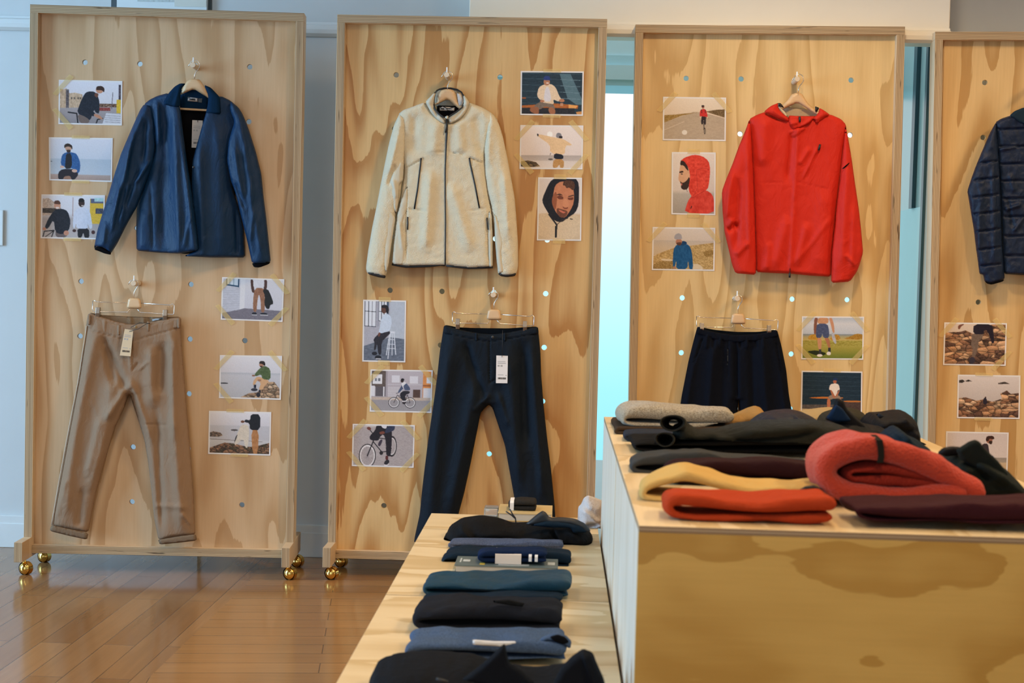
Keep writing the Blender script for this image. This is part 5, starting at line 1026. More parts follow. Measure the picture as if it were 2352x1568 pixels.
c.poly([(330, 520), (380, 400), (470, 350), (590, 400), (640, 560), (670, 1000), (600, 1000), (580, 760), (570, 1000), (380, 1000), (390, 760), (350, 1000), (325, 900)], (24, 82, 130), 9, 26, 50).poly([(380, 400), (480, 300), (540, 320), (560, 370), (480, 420)], (16, 60, 102)).ell(420, 330, 52, 80, (176, 120, 92)).poly([(370, 350), (470, 330), (450, 420), (400, 410)], (88, 56, 40)).poly([(340, 270), (350, 160), (410, 110), (460, 150), (475, 270)], (160, 156, 160)).ell(355, 960, 20, 30, (170, 120, 96))
make_print(P3, [(1499, 521), (1643, 523), (1641, 622), (1497, 620)], c, 'photo print of a man in blue jacket and grey beanie among dunes', '12')
c = L(16).grad([(0, (176, 186, 200)), (150, (206, 208, 214)), (400, (186, 194, 206)), (410, (126, 138, 150)), (470, (170, 160, 120)), (560, (196, 172, 100)), (680, (172, 156, 74)), (1000, (104, 116, 40))])
c.poly([(80, 540), (110, 430), (220, 400), (300, 560)], (186, 140, 50), 26, 10, 14).poly([(440, 560), (500, 420), (600, 410), (640, 540)], (176, 130, 50), 26, 10, 14).poly([(660, 520), (800, 460), (880, 390), (1000, 400), (1000, 540)], (166, 124, 48), 26, 10, 14).tex(s_m := c.y > 560, (160, 150, 70), 22, 24, 12).grad([(560, (190, 170, 96)), (760, (156, 148, 66)), (1000, (106, 120, 44))], y0=700)
c.poly([(70, 830), (240, 800), (420, 880), (300, 960), (150, 890)], (36, 44, 20))
c.poly([(190, 0), (250, 0), (230, 200), (220, 420), (190, 420), (180, 250)], (130, 84, 66)).poly([(430, 0), (480, 0), (520, 180), (530, 380), (500, 370), (470, 200)], (196, 142, 110)).poly([(250, 0), (430, 0), (420, 160), (240, 160)], (196, 144, 106), 8).poly([(235, 150), (410, 150), (440, 330), (440, 500), (345, 500), (325, 370), (310, 500), (220, 500), (220, 300)], (74, 84, 116), 9)
c.poly([(245, 500), (310, 500), (320, 640), (310, 790), (270, 790), (250, 640)], (196, 142, 106)).poly([(360, 500), (440, 500), (460, 640), (465, 740), (430, 740), (400, 620)], (170, 112, 80)).rect(275, 780, 315, 900, (56, 54, 60)).rect(430, 740, 470, 860, (46, 46, 54)).ell(290, 930, 46, 34, (224, 216, 206)).ell(440, 880, 36, 46, (224, 216, 206)).poly([(480, 360), (520, 380), (570, 620), (540, 650), (490, 520)], (176, 178, 190), 14)
make_print(P3, [(1842, 726), (1985, 727), (1983, 826), (1840, 825)], c, 'photo print of a bare-chested man in blue shorts on grass, right of the black shorts', '1234')
c = planks(L(17), (30, 50, 66), (52, 74, 90), (90, 210, 320, 430, 540))
c.rect(0, 800, 1000, 1000, (90, 84, 84), 14).poly([(0, 900), (300, 920), (300, 1000), (0, 1000)], (196, 176, 140), 0, 1, 1, 0).poly([(90, 630), (420, 600), (700, 620), (690, 650), (400, 655), (200, 650)], (196, 120, 56), 8, 60, 6).poly([(700, 700), (1000, 700), (1000, 745), (700, 735)], (190, 120, 60), 8, 60, 6).rect(700, 740, 1000, 980, (76, 60, 56), 10)
c.poly([(430, 660), (470, 560), (620, 560), (670, 650), (640, 680), (550, 640), (490, 680)], (150, 130, 114)).poly([(430, 640), (490, 680), (470, 1000), (440, 1000), (420, 780)], (186, 116, 84)).poly([(600, 660), (670, 660), (690, 760), (640, 720)], (186, 116, 84)).poly([(450, 440), (470, 300), (560, 270), (620, 300), (640, 440), (600, 440), (590, 580), (500, 580), (500, 440)], (232, 222, 214), 5).poly([(470, 440), (500, 440), (560, 600), (560, 640), (520, 630)], (176, 110, 80)).poly([(620, 440), (640, 450), (590, 620), (560, 600)], (176, 110, 80)).ell(552, 230, 30, 48, (170, 100, 76)).poly([(520, 200), (530, 140), (590, 140), (600, 200)], (30, 50, 92))
make_print(P3, [(1841, 851), (1981, 853), (1980, 950), (1839, 950)], c, 'photo print of a white-shirted man on a bench, partly hidden by folded clothes', 't')
# --- panel 4
BR = [(176, 132, 96), (140, 100, 74), (196, 156, 120), (92, 66, 54), (120, 88, 68)]
c = L(18).grad([(0, (214, 196, 180)), (1000, (190, 170, 150))]).rocks([(0, 230), (130, 210), (250, 200), (340, 160), (480, 260), (660, 60), (800, 0), (1000, 0), (1000, 1000), (0, 1000)], BR, 110, 21)
c.poly([(440, 240), (640, 220), (620, 340), (560, 420), (550, 600), (510, 820), (450, 820), (470, 600), (430, 560), (440, 400)], (112, 94, 82), 8).poly([(470, 0), (770, 0), (800, 200), (820, 460), (780, 480), (740, 300), (680, 140), (640, 160), (640, 260), (460, 250)], (34, 28, 40), 5).ell(460, 900, 50, 80, (56, 50, 60)).poly([(210, 40), (300, 0), (310, 20), (260, 70), (240, 140), (210, 130)], (120, 76, 60))
make_print(P4, [(2169, 740), (2313, 742), (2310, 840), (2166, 838)], c, 'photo print of a person climbing brown rocks, upper print on rightmost panel', '123')
c = L(19).grad([(0, (214, 204, 200)), (200, (206, 196, 192)), (600, (190, 180, 176)), (1000, (150, 130, 110))]).rocks([(0, 110), (60, 90), (100, 130), (60, 170), (0, 170)], [(80, 72, 66)], 6, 2).rocks([(110, 120), (160, 90), (220, 130), (120, 140)], [(80, 72, 66)], 5, 2).rocks([(650, 160), (760, 130), (850, 180), (650, 190)], [(96, 84, 78)], 6, 2)
c.rocks([(0, 540), (120, 520), (300, 600), (420, 560), (560, 620), (720, 540), (690, 420), (800, 340), (860, 420), (1000, 400), (1000, 1000), (0, 1000)], BR+[(206, 170, 136)], 90, 23).poly([(410, 560), (440, 510), (470, 560), (480, 660), (440, 700), (405, 660)], (40, 36, 48)).ell(448, 515, 12, 18, (70, 46, 40))
make_print(P4, [(2200, 860), (2344, 862), (2342, 962), (2198, 960)], c, 'photo print of a boulder shore under pale sky, middle print on rightmost panel', 'TB')
c = L(20).grad([(0, (206, 194, 190)), (600, (210, 198, 192)), (610, (150, 140, 130)), (720, (160, 148, 134)), (730, (196, 172, 140)), (1000, (186, 160, 126))])
c.poly([(560, 360), (600, 260), (680, 260), (700, 420), (720, 620), (790, 640), (780, 700), (860, 900), (820, 960), (720, 780), (620, 700)], (54, 46, 52), 5).ell(700, 160, 54, 90, (150, 100, 80)).poly([(640, 150), (660, 70), (760, 60), (790, 130), (760, 150), (700, 130), (690, 200), (650, 200)], (58, 34, 26)).poly([(690, 190), (760, 190), (740, 280), (700, 260)], (50, 32, 26)).poly([(730, 580), (770, 560), (780, 620), (740, 640)], (30, 60, 130)).ell(760, 650, 34, 22, (190, 140, 110))
make_print(P4, [(2173, 990), (2317, 993), (2314, 1090), (2171, 1088)], c, 'photo print of a man standing in profile on a beach, behind the dark green jacket', '')

# ---------------------------------------------------------------- folded clothes on the tables
def catmull(P, n):
    P = np.array(P, float); out = []; N = len(P)
    for i in range(N-1):
        p0, p1, p2, p3 = P[max(i-1, 0)], P[i], P[i+1], P[min(i+2, N-1)]
        for k in range(n):
            t = k/n; out.append(.5*((2*p1)+(-p0+p2)*t+(2*p0-5*p1+4*p2-p3)*t*t+(-p0+3*p1-3*p2+p3)*t**3))
    out.append(P[-1]); return np.array(out)

def fold_cloth(name, path, Yf, dep, zt, mat, parent, org, seed=1, amp=2.5, taper=0.0, skew=0.0, nY=16, wob=.008, drop=0.0, sq=1.0):
    """a thick strip of cloth following a side-on path (x px, y px, thickness px at depth Yf), running dep metres away from the viewer"""
    path = np.array(path, float); yb_ = (path[:, 1]+path[:, 2]/2).max(); path[:, 1] = yb_-(yb_-path[:, 1])*sq; path[:, 2] *= sq
    Q = catmull(path, 7); n = len(Q); k = Yf/F
    C_ = np.array([ony(x, y, Yf) for x, y, _ in Q]); c2 = C_[:, [0, 2]]; th = Q[:, 2]*k
    tg = np.gradient(c2, axis=0); tg /= np.hypot(*tg.T)[:, None]+1e-9; nr = np.stack([-tg[:, 1], tg[:, 0]], 1)
    ring_t = [(0, .30), (.22, .74), (.5, .95), (.9, 1.0)]
    ys = [a*th.mean()*.8 for a, _ in ring_t]; ss = [b_ for _, b_ in ring_t]
    inner = np.linspace(ys[-1], dep-ys[-1], nY-8)[1:-1]
    Y = ys+list(inner)+[dep-a for a in ys[::-1]]; S = ss+[1.0]*len(inner)+ss[::-1]
    nz = rnd_noise(seed); nz2 = rnd_noise(seed+50); vs = []; m = len(Y); cx = c2[:, 0].mean()
    s_arc = np.concatenate([[0], np.cumsum(np.hypot(*np.diff(c2, axis=0).T))])
    # rounded strip ends
    endf = np.sqrt(np.clip(1-(1-np.clip(np.minimum(s_arc, s_arc[-1]-s_arc)/(th*.5+1e-6), 0, 1))**2, .12, 1))
    for j, (yy, sc) in enumerate(zip(Y, S)):
        f = yy/dep
        a = nz(s_arc*9, np.full(n, yy*11))*amp*.0020; b_ = nz2(s_arc*22+yy*8, np.full(n, yy*30))*amp*.0009
        xo = nz(s_arc*3+5, np.full(n, yy*9+seed))*.006*min(1, f*3)
        mid = c2+nr*(a*.35)[:, None]; half = th/2*sc*endf
        up = mid+nr*(half+a*.6+b_)[:, None]; lo = mid-nr*(half+a*.3)[:, None]
        ywob = nz2(s_arc*6, np.full(n, 3.3))*wob*(1-f) + nz(s_arc*5, np.full(n, 8.1))*wob*f
        for arr in (up, lo[::-1]):
            yw = ywob if arr is up else ywob[::-1]
            for i in range(n):
                x, z = arr[i]; x += xo[i if arr is up else n-1-i]; x = cx+(x-cx)*(1-taper*f)+skew*f; z = z-drop*f
                vs.append((x, Yf+yy+yw[i], max(z, zt+.0008)))
    r = 2*n; fs = []
    for j in range(m-1):
        for i in range(r): fs.append((j*r+i, j*r+(i+1) % r, (j+1)*r+(i+1) % r, (j+1)*r+i))
    for j, rev in ((0, False), (m-1, True)):
        for i in range(n-1):
            q = (j*r+i, j*r+r-1-i, j*r+r-2-i, j*r+i+1); fs.append(q if rev else q[::-1])
    g = G(); g.add(vs, fs)
    ob = g.build(name, mat, parent, org, smooth=True, subsurf=1)
    me = ob.data; bm_fix(me); return ob
import bmesh
def bm_fix(me):
    b_ = bmesh.new(); b_.from_mesh(me); bmesh.ops.recalc_face_normals(b_, faces=b_.faces); b_.to_mesh(me); b_.free()

def mound(name, poly, Yc, T, zt, mat, parent, org, R=40, folds=(), nz=(3, 25, 12), seed=1, step=6, back=.35, ch=1, lean=0.0):
    """a soft heap: outline in pixels on the plane Y=Yc, bulging T metres both ways, sitting flat on zt"""
    P = resample(chaikin(poly, ch) if ch else np.array(poly, float), step)
    V, Fc = cdt(P, step); W = np.array([ony(x, y, Yc) for x, y in V]); n = len(V); nb = len(P)
    low = W[:nb, 2] <= zt+.002; em = np.array([not (low[i] and low[(i+1) % nb]) for i in range(nb)])
    ds = segdist(P, V, em) if em.any() else segdist(P, V); t = np.clip(ds/R, 0, 1); prof = np.sqrt(np.clip(1-(1-t)**2, 0, 1)); ed = np.clip(ds/(R*.3), 0, 1)
    h = prof*T
    for f in folds: h = h+ridge(V, f)*.0026*ed
    h = h+rnd_noise(seed)(V[:, 0]/nz[1], V[:, 1]/nz[2])*nz[0]*.001*ed
    z = np.maximum(W[:, 2], zt+.0008); ln = lean*(z-zt)
    fr = np.stack([W[:, 0], Yc-h+ln, z], 1); bk = np.stack([W[:, 0], Yc+prof*T*back+ln, z], 1)
    bd = {i for i in range(n) if ds[i] < 1e-5}; mp = {}; vs = [tuple(p) for p in fr]
    for i in range(n):
        if i in bd: mp[i] = i
        else: mp[i] = len(vs); vs.append(tuple(bk[i]))
    fs = list(Fc)+[tuple(mp[i] for i in f[::-1]) for f in Fc]
    for a, b_ in tri_border(Fc):
        if mp[a] != a or mp[b_] != b_:
            q = [b_, a, mp[a], mp[b_]]; q2 = []
            for i in q:
                if i not in q2: q2.append(i)
            if len(q2) > 2: fs.append(tuple(q2))
    g = G(); g.add(vs, fs); ob = g.build(name, mat, parent, org, smooth=True); bm_fix(ob.data); return ob

def atY(Yc, tilt=0.0, z0=0.0):
    def f(px, py, d=0.0):
        p = ony(px, py, Yc).copy(); p[1] = Yc-d+tilt*(p[2]-z0); return p
    return f
def garment(name, label, cat, x, y, Yf, zt, group):
    q = ony(x, y, Yf); return thing(name, label, cat, (q[0], Yf+.08, zt), group), (q[0], Yf+.08, zt)
GT = 'folded clothes on the tall plinths'; GL = 'folded clothes on the low plinths'
def simple(name, label, cat, path, Yf, dep, zt, mat, group, seed, part='folded_cloth', **k):
    tn, org = garment(name, label, cat, np.mean([p[0] for p in path]), path[0][1], Yf, zt, group)
    fold_cloth(part, path, Yf, dep, zt, mat, tn, org, seed=seed, **k); return tn, org

K = dict(
    rust=cloth('rust jersey', (.40, .045, .012), rough=.8, c2=(.32, .035, .01), weave=700),
    must=cloth('mustard twill', (.56, .36, .12), rough=.75, c2=(.48, .30, .09)),
    fleece=cloth('red fleece', (.52, .060, .030), rough=.95, sheen=.2, fuzz=(210, .6, .007), c2=(.38, .036, .018), mott=.4),
    maroon=cloth('maroon jersey', (.062, .014, .019), rough=.75, c2=(.055, .012, .018)),
    maroon2=cloth('dark maroon', (.040, .012, .014), rough=.8),
    grey=cloth('slate grey', (.075, .078, .078), rough=.8, c2=(.055, .057, .06)),
    char=cloth('charcoal', (.014, .014, .014), rough=.85, c2=(.012, .012, .012)),
    olivec=cloth('olive charcoal', (.024, .024, .017), rough=.9, sheen=.05, c2=(.018, .018, .015)),
    oat=cloth('oatmeal knit', (.44, .385, .29), rough=.95, sheen=.2, heather=(220, (.20, .16, .11)), wb=.5, wdist=.002),
    brown=cloth('brown cloth', (.085, .055, .035), rough=.85),
    slate=cloth('slate navy', (.035, .045, .070), rough=.7, c2=(.022, .026, .034)),
    tan=cloth('tan cord', (.32, .185, .065), rough=.8),
    navy=cloth('deep navy nylon', (.012, .016, .034), rough=.55, spec=.2),
    olive=cloth('olive twill', (.055, .050, .036), rough=.8),
    blk=cloth('black shell', (.009, .009, .012), rough=.6, spec=.12, c2=(.006, .007, .009)),
    collar=cloth('blue collar inside', (.010, .030, .080), rough=.6),
    dgreen=cloth('dark green shell', (.014, .020, .018), rough=.7, c2=(.010, .014, .013)),
    cham=cloth('chambray', (.075, .115, .20), rough=.85, heather=(260, (.045, .07, .12)), c2=(.06, .09, .15)),
    charc=cloth('blue charcoal', (.022, .024, .032), rough=.9, c2=(.016, .017, .022)),
    teal=cloth('teal blue nylon', (.012, .070, .125), rough=.55, spec=.2, c2=(.008, .045, .08)),
    dnavy=cloth('ink navy', (.010, .026, .048), rough=.7, c2=(.008, .018, .032)),
    heath=cloth('heather blue grey', (.10, .125, .20), rough=.9, heather=(260, (.05, .065, .11))),
    sweat=cloth('pale grey knit', (.60, .57, .56), rough=.95, heather=(200, (.48, .45, .45)), wb=.4, wdist=.002),
)
# ---- tall plinths, near to far
tn, org = simple('folded_shirt', 'rust red folded shirt at the near left corner of the tall plinth', 'shirt',
    [(1914, 1187, 26), (1800, 1189, 22), (1690, 1190, 20), (1600, 1190, 16), (1556, 1182, 18), (1541, 1162, 22), (1554, 1147, 26), (1600, 1146, 30), (1700, 1153, 36), (1800, 1153, 40), (1870, 1151, 38), (1920, 1152, 36)], 2.56, 0.12, ZT, K['rust'], GT, 61, amp=2.5, sq=0.86)
tn, org = simple('folded_trousers', 'mustard folded trousers behind the rust shirt', 'trousers',
    [(1900, 1150, 16), (1700, 1156, 16), (1570, 1150, 22), (1505, 1144, 20), (1480, 1132, 15), (1492, 1112, 16), (1545, 1092, 22), (1580, 1086, 26), (1640, 1100, 28), (1720, 1120, 32), (1800, 1126, 34), (1850, 1126, 34), (1905, 1132, 30)], 2.80, 0.15, ZT, K['must'], GT, 62, amp=3, sq=0.86)
g = G(); at2 = atY(2.795); pts = [(1828, 1142), (1835, 1128), (1850, 1119), (1868, 1117), (1884, 1124), (1893, 1138)]
g.tube([at2(x, y, .004) for x, y in pts], .0035, 8); g.build('cord_loop', M_black, tn, org, smooth=True)
# red fleece: thick outer wrap and a second fold inside
tn, org = simple('folded_fleece', 'thick red fleece folded in a roll with a dark hanging loop', 'fleece jacket',
    [(2222, 1128, 44), (2150, 1132, 46), (2080, 1138, 40), (2000, 1132, 46), (1940, 1128, 56), (1906, 1100, 56), (1904, 1064, 60), (1935, 1038, 62), (1985, 1024, 60), (2040, 1028, 64), (2100, 1048, 68), (2160, 1074, 70), (2215, 1104, 64), (2262, 1138, 44)], 2.78, 0.15, ZT+.002, K['fleece'], GT, 63, amp=5, part='outer_fold', nY=18, sq=0.95)
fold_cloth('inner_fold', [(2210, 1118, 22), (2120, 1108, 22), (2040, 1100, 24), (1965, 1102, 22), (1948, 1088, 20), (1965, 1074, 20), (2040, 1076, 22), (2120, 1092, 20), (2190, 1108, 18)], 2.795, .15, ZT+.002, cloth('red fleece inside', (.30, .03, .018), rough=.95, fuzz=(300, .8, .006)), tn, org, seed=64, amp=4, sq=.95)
fold_cloth('lower_fold', [(2190, 1136, 20), (2120, 1134, 24), (2050, 1132, 22), (1980, 1128, 22), (1955, 1120, 16)], 2.79, .14, ZT+.002, K['fleece'], tn, org, seed=65, amp=3, sq=.95)
g = G(); at2 = atY(2.775); pts = [(2014, 1002), (2019, 1010), (2022, 1028), (2023, 1048), (2020, 1062)]; V_ = []
for x, y in pts:
    for s_ in (-7, 7): V_.append(at2(x+s_, y, .006 if y > 1008 else -.03))
for x, y in pts:
    for s_ in (-7, 7): V_.append(at2(x+s_, y, .002 if y > 1008 else -.034))
nn = len(pts); fs = [(2*i, 2*i+1, 2*i+3, 2*i+2) for i in range(nn-1)]+[(2*nn+2*i, 2*nn+2*i+2, 2*nn+2*i+3, 2*nn+2*i+1) for i in range(nn-1)]
fs += [(2*i, 2*i+2, 2*nn+2*i+2, 2*nn+2*i) for i in range(nn-1)]+[(2*i+1, 2*nn+2*i+1, 2*nn+2*i+3, 2*i+3) for i in range(nn-1)]
g.add(V_, fs); g.build('hanging_loop', cloth('dark webbing', (.03, .027, .02)), tn, org, smooth=False)
simple('folded_shirt', 'dark maroon folded shirt at the front right of the tall plinth', 'shirt',
    [(2470, 1200, 16), (2250, 1198, 16), (2050, 1196, 16), (1990, 1188, 16), (1972, 1170, 18), (1985, 1162, 22), (2080, 1168, 34), (2200, 1172, 40), (2330, 1170, 48), (2470, 1172, 46)], 2.55, 0.15, ZT, K['maroon'], GT, 65, amp=2.5, sq=0.78)
simple('folded_trousers', 'dull maroon folded trousers behind the mustard pair', 'trousers',
    [(1890, 1114, 16), (1700, 1114, 16), (1575, 1110, 14), (1536, 1098, 14), (1545, 1082, 18), (1620, 1076, 26), (1750, 1080, 34), (1895, 1086, 36)], 3.03, .12, ZT, K['maroon2'], GT, 66, amp=3)
simple('folded_trousers', 'slate grey folded trousers behind the dull maroon pair', 'trousers',
    [(1866, 1084, 12), (1700, 1086, 14), (1540, 1087, 14), (1475, 1082, 14), (1456, 1070, 14), (1470, 1056, 16), (1540, 1048, 24), (1600, 1046, 26), (1680, 1054, 22), (1780, 1056, 20), (1868, 1060, 20)], 3.21, 0.15, ZT, K['grey'], GT, 67, amp=3, sq=0.78)
simple('folded_trousers', 'charcoal folded trousers under the green grey fleece with rolled sleeves', 'trousers',
    [(2010, 1032, 14), (1800, 1034, 14), (1560, 1035, 14), (1474, 1032, 12), (1458, 1022, 12), (1470, 1012, 12), (1560, 1012, 14), (1800, 1010, 16), (2010, 1010, 16)], 3.58, 0.2, ZT, K['char'], GT, 68, amp=2, sq=0.8)
zk = ony(1600, 1006, 3.6)[2]
tn, org = garment('folded_fleece', 'green charcoal fleece with two rolled openings at its left end', 'fleece', 1750, 1030, 3.58, ZT, GT)
mound('body', [(1545, 975), (1572, 966), (1600, 984), (1640, 984), (1690, 970), (1750, 963), (1830, 962), (1880, 964), (1930, 975), (1980, 1000), (2010, 1020), (2015, 1034), (1850, 1032), (1700, 1032), (1560, 1032), (1530, 1020), (1545, 1000)], 3.66, .10, zk-.002, K['olivec'], tn, org, R=26, nz=(4, 60, 10), seed=69,
      folds=[(1590, 978, 1690, 1012, 6, 8), (1620, 1005, 1860, 985, 5, -8, 6), (1640, 1012, 1990, 1022, 2, -8), (1560, 1000, 1640, 1008, 4, -6), (1700, 985, 1860, 970, 8, 6)])
def roll_open(name, cx, cy, rx, ry, Yc, L_, wall, mat, parent, org, seed=1):
    c0 = ony(cx, cy, Yc); k = Yc/F; n = 28; vs = []; nz = rnd_noise(seed)
    prof = [(0, 1-.55*wall), (-.004, 1-.2*wall), (0, 1), (.012, 1.02), (L_, .96), (L_, .6), (.09, .5), (.03, 1-wall*1.15)]
    for yy, s_ in prof:
        for i in range(n):
            a = 2*math.pi*i/n; w_ = 1+.05*math.sin(2*a+seed)+.03*math.sin(3*a+yy*20)
            vs.append((c0[0]+rx*k*s_*w_*math.cos(a)+yy*.12, Yc+yy, c0[2]+ry*k*s_*w_*math.sin(a)-yy*.10))
    m = len(prof); fs = [(j*n+i, j*n+(i+1) % n, ((j+1) % m)*n+(i+1) % n, ((j+1) % m)*n+i) for j in range(m) for i in range(n) if j < m-1]
    fs += [((m-1)*n+i, (m-1)*n+(i+1) % n, (i+1) % n, i) for i in range(n)]
    g = G(); g.add(vs, fs); ob = g.build(name, mat, parent, org, smooth=True, subsurf=1); bm_fix(ob.data); return ob
roll_open('rolled_sleeve', 1545, 971, 29, 20, 3.56, .22, .26, K['olivec'], tn, org, 1)
roll_open('rolled_sleeve', 1527, 1009, 22, 18, 3.545, .2, .28, K['olivec'], tn, org, 2)
roll_open('sleeve_lining', 1544, 970, 19, 13, 3.57, .1, .2, M_lining, tn, org, 1)
roll_open('sleeve_lining', 1527, 1009, 16, 12, 3.555, .1, .2, M_lining, tn, org, 2)
simple('folded_shirt', 'slate navy folded shirt just left of the rolled fleece sleeves', 'shirt',
    [(1700, 1012, 14), (1530, 1013, 14), (1462, 1012, 14), (1438, 1003, 14), (1446, 994, 14), (1520, 994, 18), (1700, 996, 18)], 3.84, 0.12, ZT, K['slate'], GT, 70, amp=2, sq=0.8)
simple('folded_shirt', 'brown folded shirt lying under the oatmeal sweater', 'shirt',
    [(1700, 994, 10), (1500, 994, 9), (1424, 993, 8), (1418, 988, 7), (1430, 985, 8), (1500, 985, 9), (1700, 985, 10)], 4.03, .34, ZT, K['brown'], GT, 71, amp=1.2)
simple('folded_sweater', 'oatmeal heather sweater folded at the far left end of the tall plinth', 'sweater',
    [(1650, 974, 15), (1560, 977, 14), (1480, 975, 13), (1441, 970, 12), (1433, 957, 16), (1448, 943, 28), (1490, 940, 36), (1550, 946, 36), (1610, 952, 34), (1660, 954, 32), (1686, 956, 24)], 4.04, 0.2, ony(1500, 981, 4.04)[2], K['oat'], GT, 72, amp=3, sq=0.82)
tn, org = garment('folded_trousers', 'tan folded trousers behind the right end of the oatmeal sweater', 'trousers', 1720, 960, 4.25, ZT, GT)
mound('folded_cloth', [(1660, 990), (1664, 958), (1690, 948), (1716, 936), (1733, 931), (1746, 935), (1758, 950), (1770, 990)], 4.28, .12, ZT, K['tan'], tn, org, R=20, nz=(2, 14, 10), seed=73, folds=[(1668, 962, 1740, 944, 3, 6), (1670, 972, 1750, 955, 3, -6)])
tn, org = garment('folded_jacket', 'midnight navy folded jacket behind the rolled fleece', 'jacket', 1800, 960, 4.05, ZT, GT)
mound('folded_cloth', [(1700, 1000), (1722, 965), (1745, 948), (1775, 941), (1810, 938), (1838, 944), (1862, 955), (1885, 970), (1900, 1000)], 4.05, .12, ZT, K['navy'], tn, org, R=24, nz=(3, 20, 8), seed=74, folds=[(1810, 940, 1830, 965, 4, 7), (1760, 950, 1790, 965, 5, 5)])
tn, org = garment('folded_trousers', 'light khaki folded trousers at the back, left of the collared black jacket', 'trousers', 1830, 950, 4.4, ZT, GT)
mound('folded_cloth', [(1800, 985), (1815, 950), (1842, 942), (1880, 936), (1905, 934), (1925, 938), (1940, 985)], 4.42, .1, ZT, cloth('light khaki', (.36, .25, .12)), tn, org, R=18, nz=(1.5, 20, 8), seed=75)
tn, org = garment('folded_shirt', 'olive folded shirt behind the collared black jacket', 'shirt', 1940, 950, 4.25, ZT, GT)
mound('folded_cloth', [(1868, 985), (1880, 955), (1890, 946), (1915, 938), (1945, 934), (1970, 940), (1986, 950), (1995, 985)], 4.24, .1, ZT, K['olive'], tn, org, R=18, nz=(2, 20, 8), seed=76)
tn, org = garment('folded_jacket', 'black folded jacket with a raised pointed blue collar', 'jacket', 1950, 1000, 3.9, ZT, GT)
mound('body', [(1850, 1015), (1872, 985), (1895, 966), (1915, 958), (1950, 958), (1985, 972), (2020, 978), (2050, 995), (2065, 1015)], 3.92, .12, ZT, K['blk'], tn, org, R=26, nz=(4, 16, 8), seed=77, folds=[(1900, 970, 1960, 1000, 5, 8), (1960, 970, 2030, 995, 4, 7)])
puff('collar', [(1893, 962), (1906, 948), (1914, 932), (1919, 916), (1925, 914), (1938, 920), (1944, 936), (1962, 954), (1985, 974), (1990, 990), (1950, 980), (1920, 972)], atY(3.84), .0, .012, K['blk'], R=8, step=3, back=1, parent=tn, org=org, ay=1)
puff('collar_lining', [(1898, 958), (1910, 942), (1920, 928), (1934, 936), (1944, 950), (1956, 966), (1930, 970), (1908, 966)], atY(3.825), .0, .006, K['collar'], R=8, step=3, back=1, parent=tn, org=org, ay=1)
tn, org = garment('folded_jacket', 'black padded jacket heaped at the far right end of the tall plinth', 'jacket', 2045, 1000, 4.1, ZT, GT)
mound('body', [(1968, 1010), (1978, 962), (1992, 946), (2020, 945), (2048, 940), (2066, 940), (2082, 947), (2094, 962), (2101, 985), (2104, 1020), (2090, 1030)], 4.12, .14, ZT, K['blk'], tn, org, R=26, nz=(5, 12, 9), seed=78, folds=[(2000, 965, 2060, 955, 4, 6), (2050, 950, 2085, 1000, 6, 6), (2010, 985, 2080, 975, 4, -6)])
puff('sleeve_patch', [(2012, 952), (2020, 948), (2031, 955), (2022, 962)], atY(4.12-.135), .0, .002, K['slate'], R=4, step=4, ch=0, back=1, parent=tn, org=org)
tn, org = garment('folded_jacket', 'ink dark jacket with a raised hood right behind the red fleece', 'jacket', 2060, 1040, 3.35, ZT, GT)
mound('body', [(1985, 1060), (1998, 1018), (2015, 1000), (2032, 986), (2050, 975), (2064, 982), (2078, 996), (2102, 1006), (2124, 1022), (2138, 1048), (2140, 1080), (1990, 1080)], 3.37, .12, ZT, K['dnavy'], tn, org, R=26, nz=(4, 20, 12), seed=79, folds=[(2010, 1010, 2050, 985, 3, 8), (2052, 980, 2080, 1020, 5, 7)])
tn, org = garment('folded_jacket', 'dark green black jacket with a stiff pointed collar right of the red fleece', 'jacket', 2250, 1120, 3.05, ZT, GT)
mound('body', [(2120, 1140), (2140, 1075), (2156, 1040), (2175, 1030), (2200, 1028), (2225, 1030), (2262, 1045), (2295, 1068), (2322, 1096), (2344, 1122), (2356, 1150), (2358, 1168), (2200, 1170)], 3.08, .14, ZT, K['dgreen'], tn, org, R=34, nz=(4, 26, 16), seed=80, folds=[(2200, 1040, 2300, 1110, 10, 8), (2180, 1040, 2230, 1080, 6, -7)])
puff('collar', [(2196, 1032), (2212, 1022), (2226, 1013), (2240, 1009), (2250, 1014), (2262, 1030), (2290, 1056), (2318, 1090), (2290, 1100), (2240, 1075), (2205, 1055)], atY(2.96), .0, .012, K['dgreen'], R=9, step=3, back=1, parent=tn, org=org, ay=1)
puff('collar', [(2153, 1040), (2165, 1028), (2185, 1024), (2206, 1026), (2215, 1036), (2200, 1046), (2170, 1048)], atY(3.0), .0, .012, K['blk'], R=8, step=3, back=1, parent=tn, org=org, ay=1)

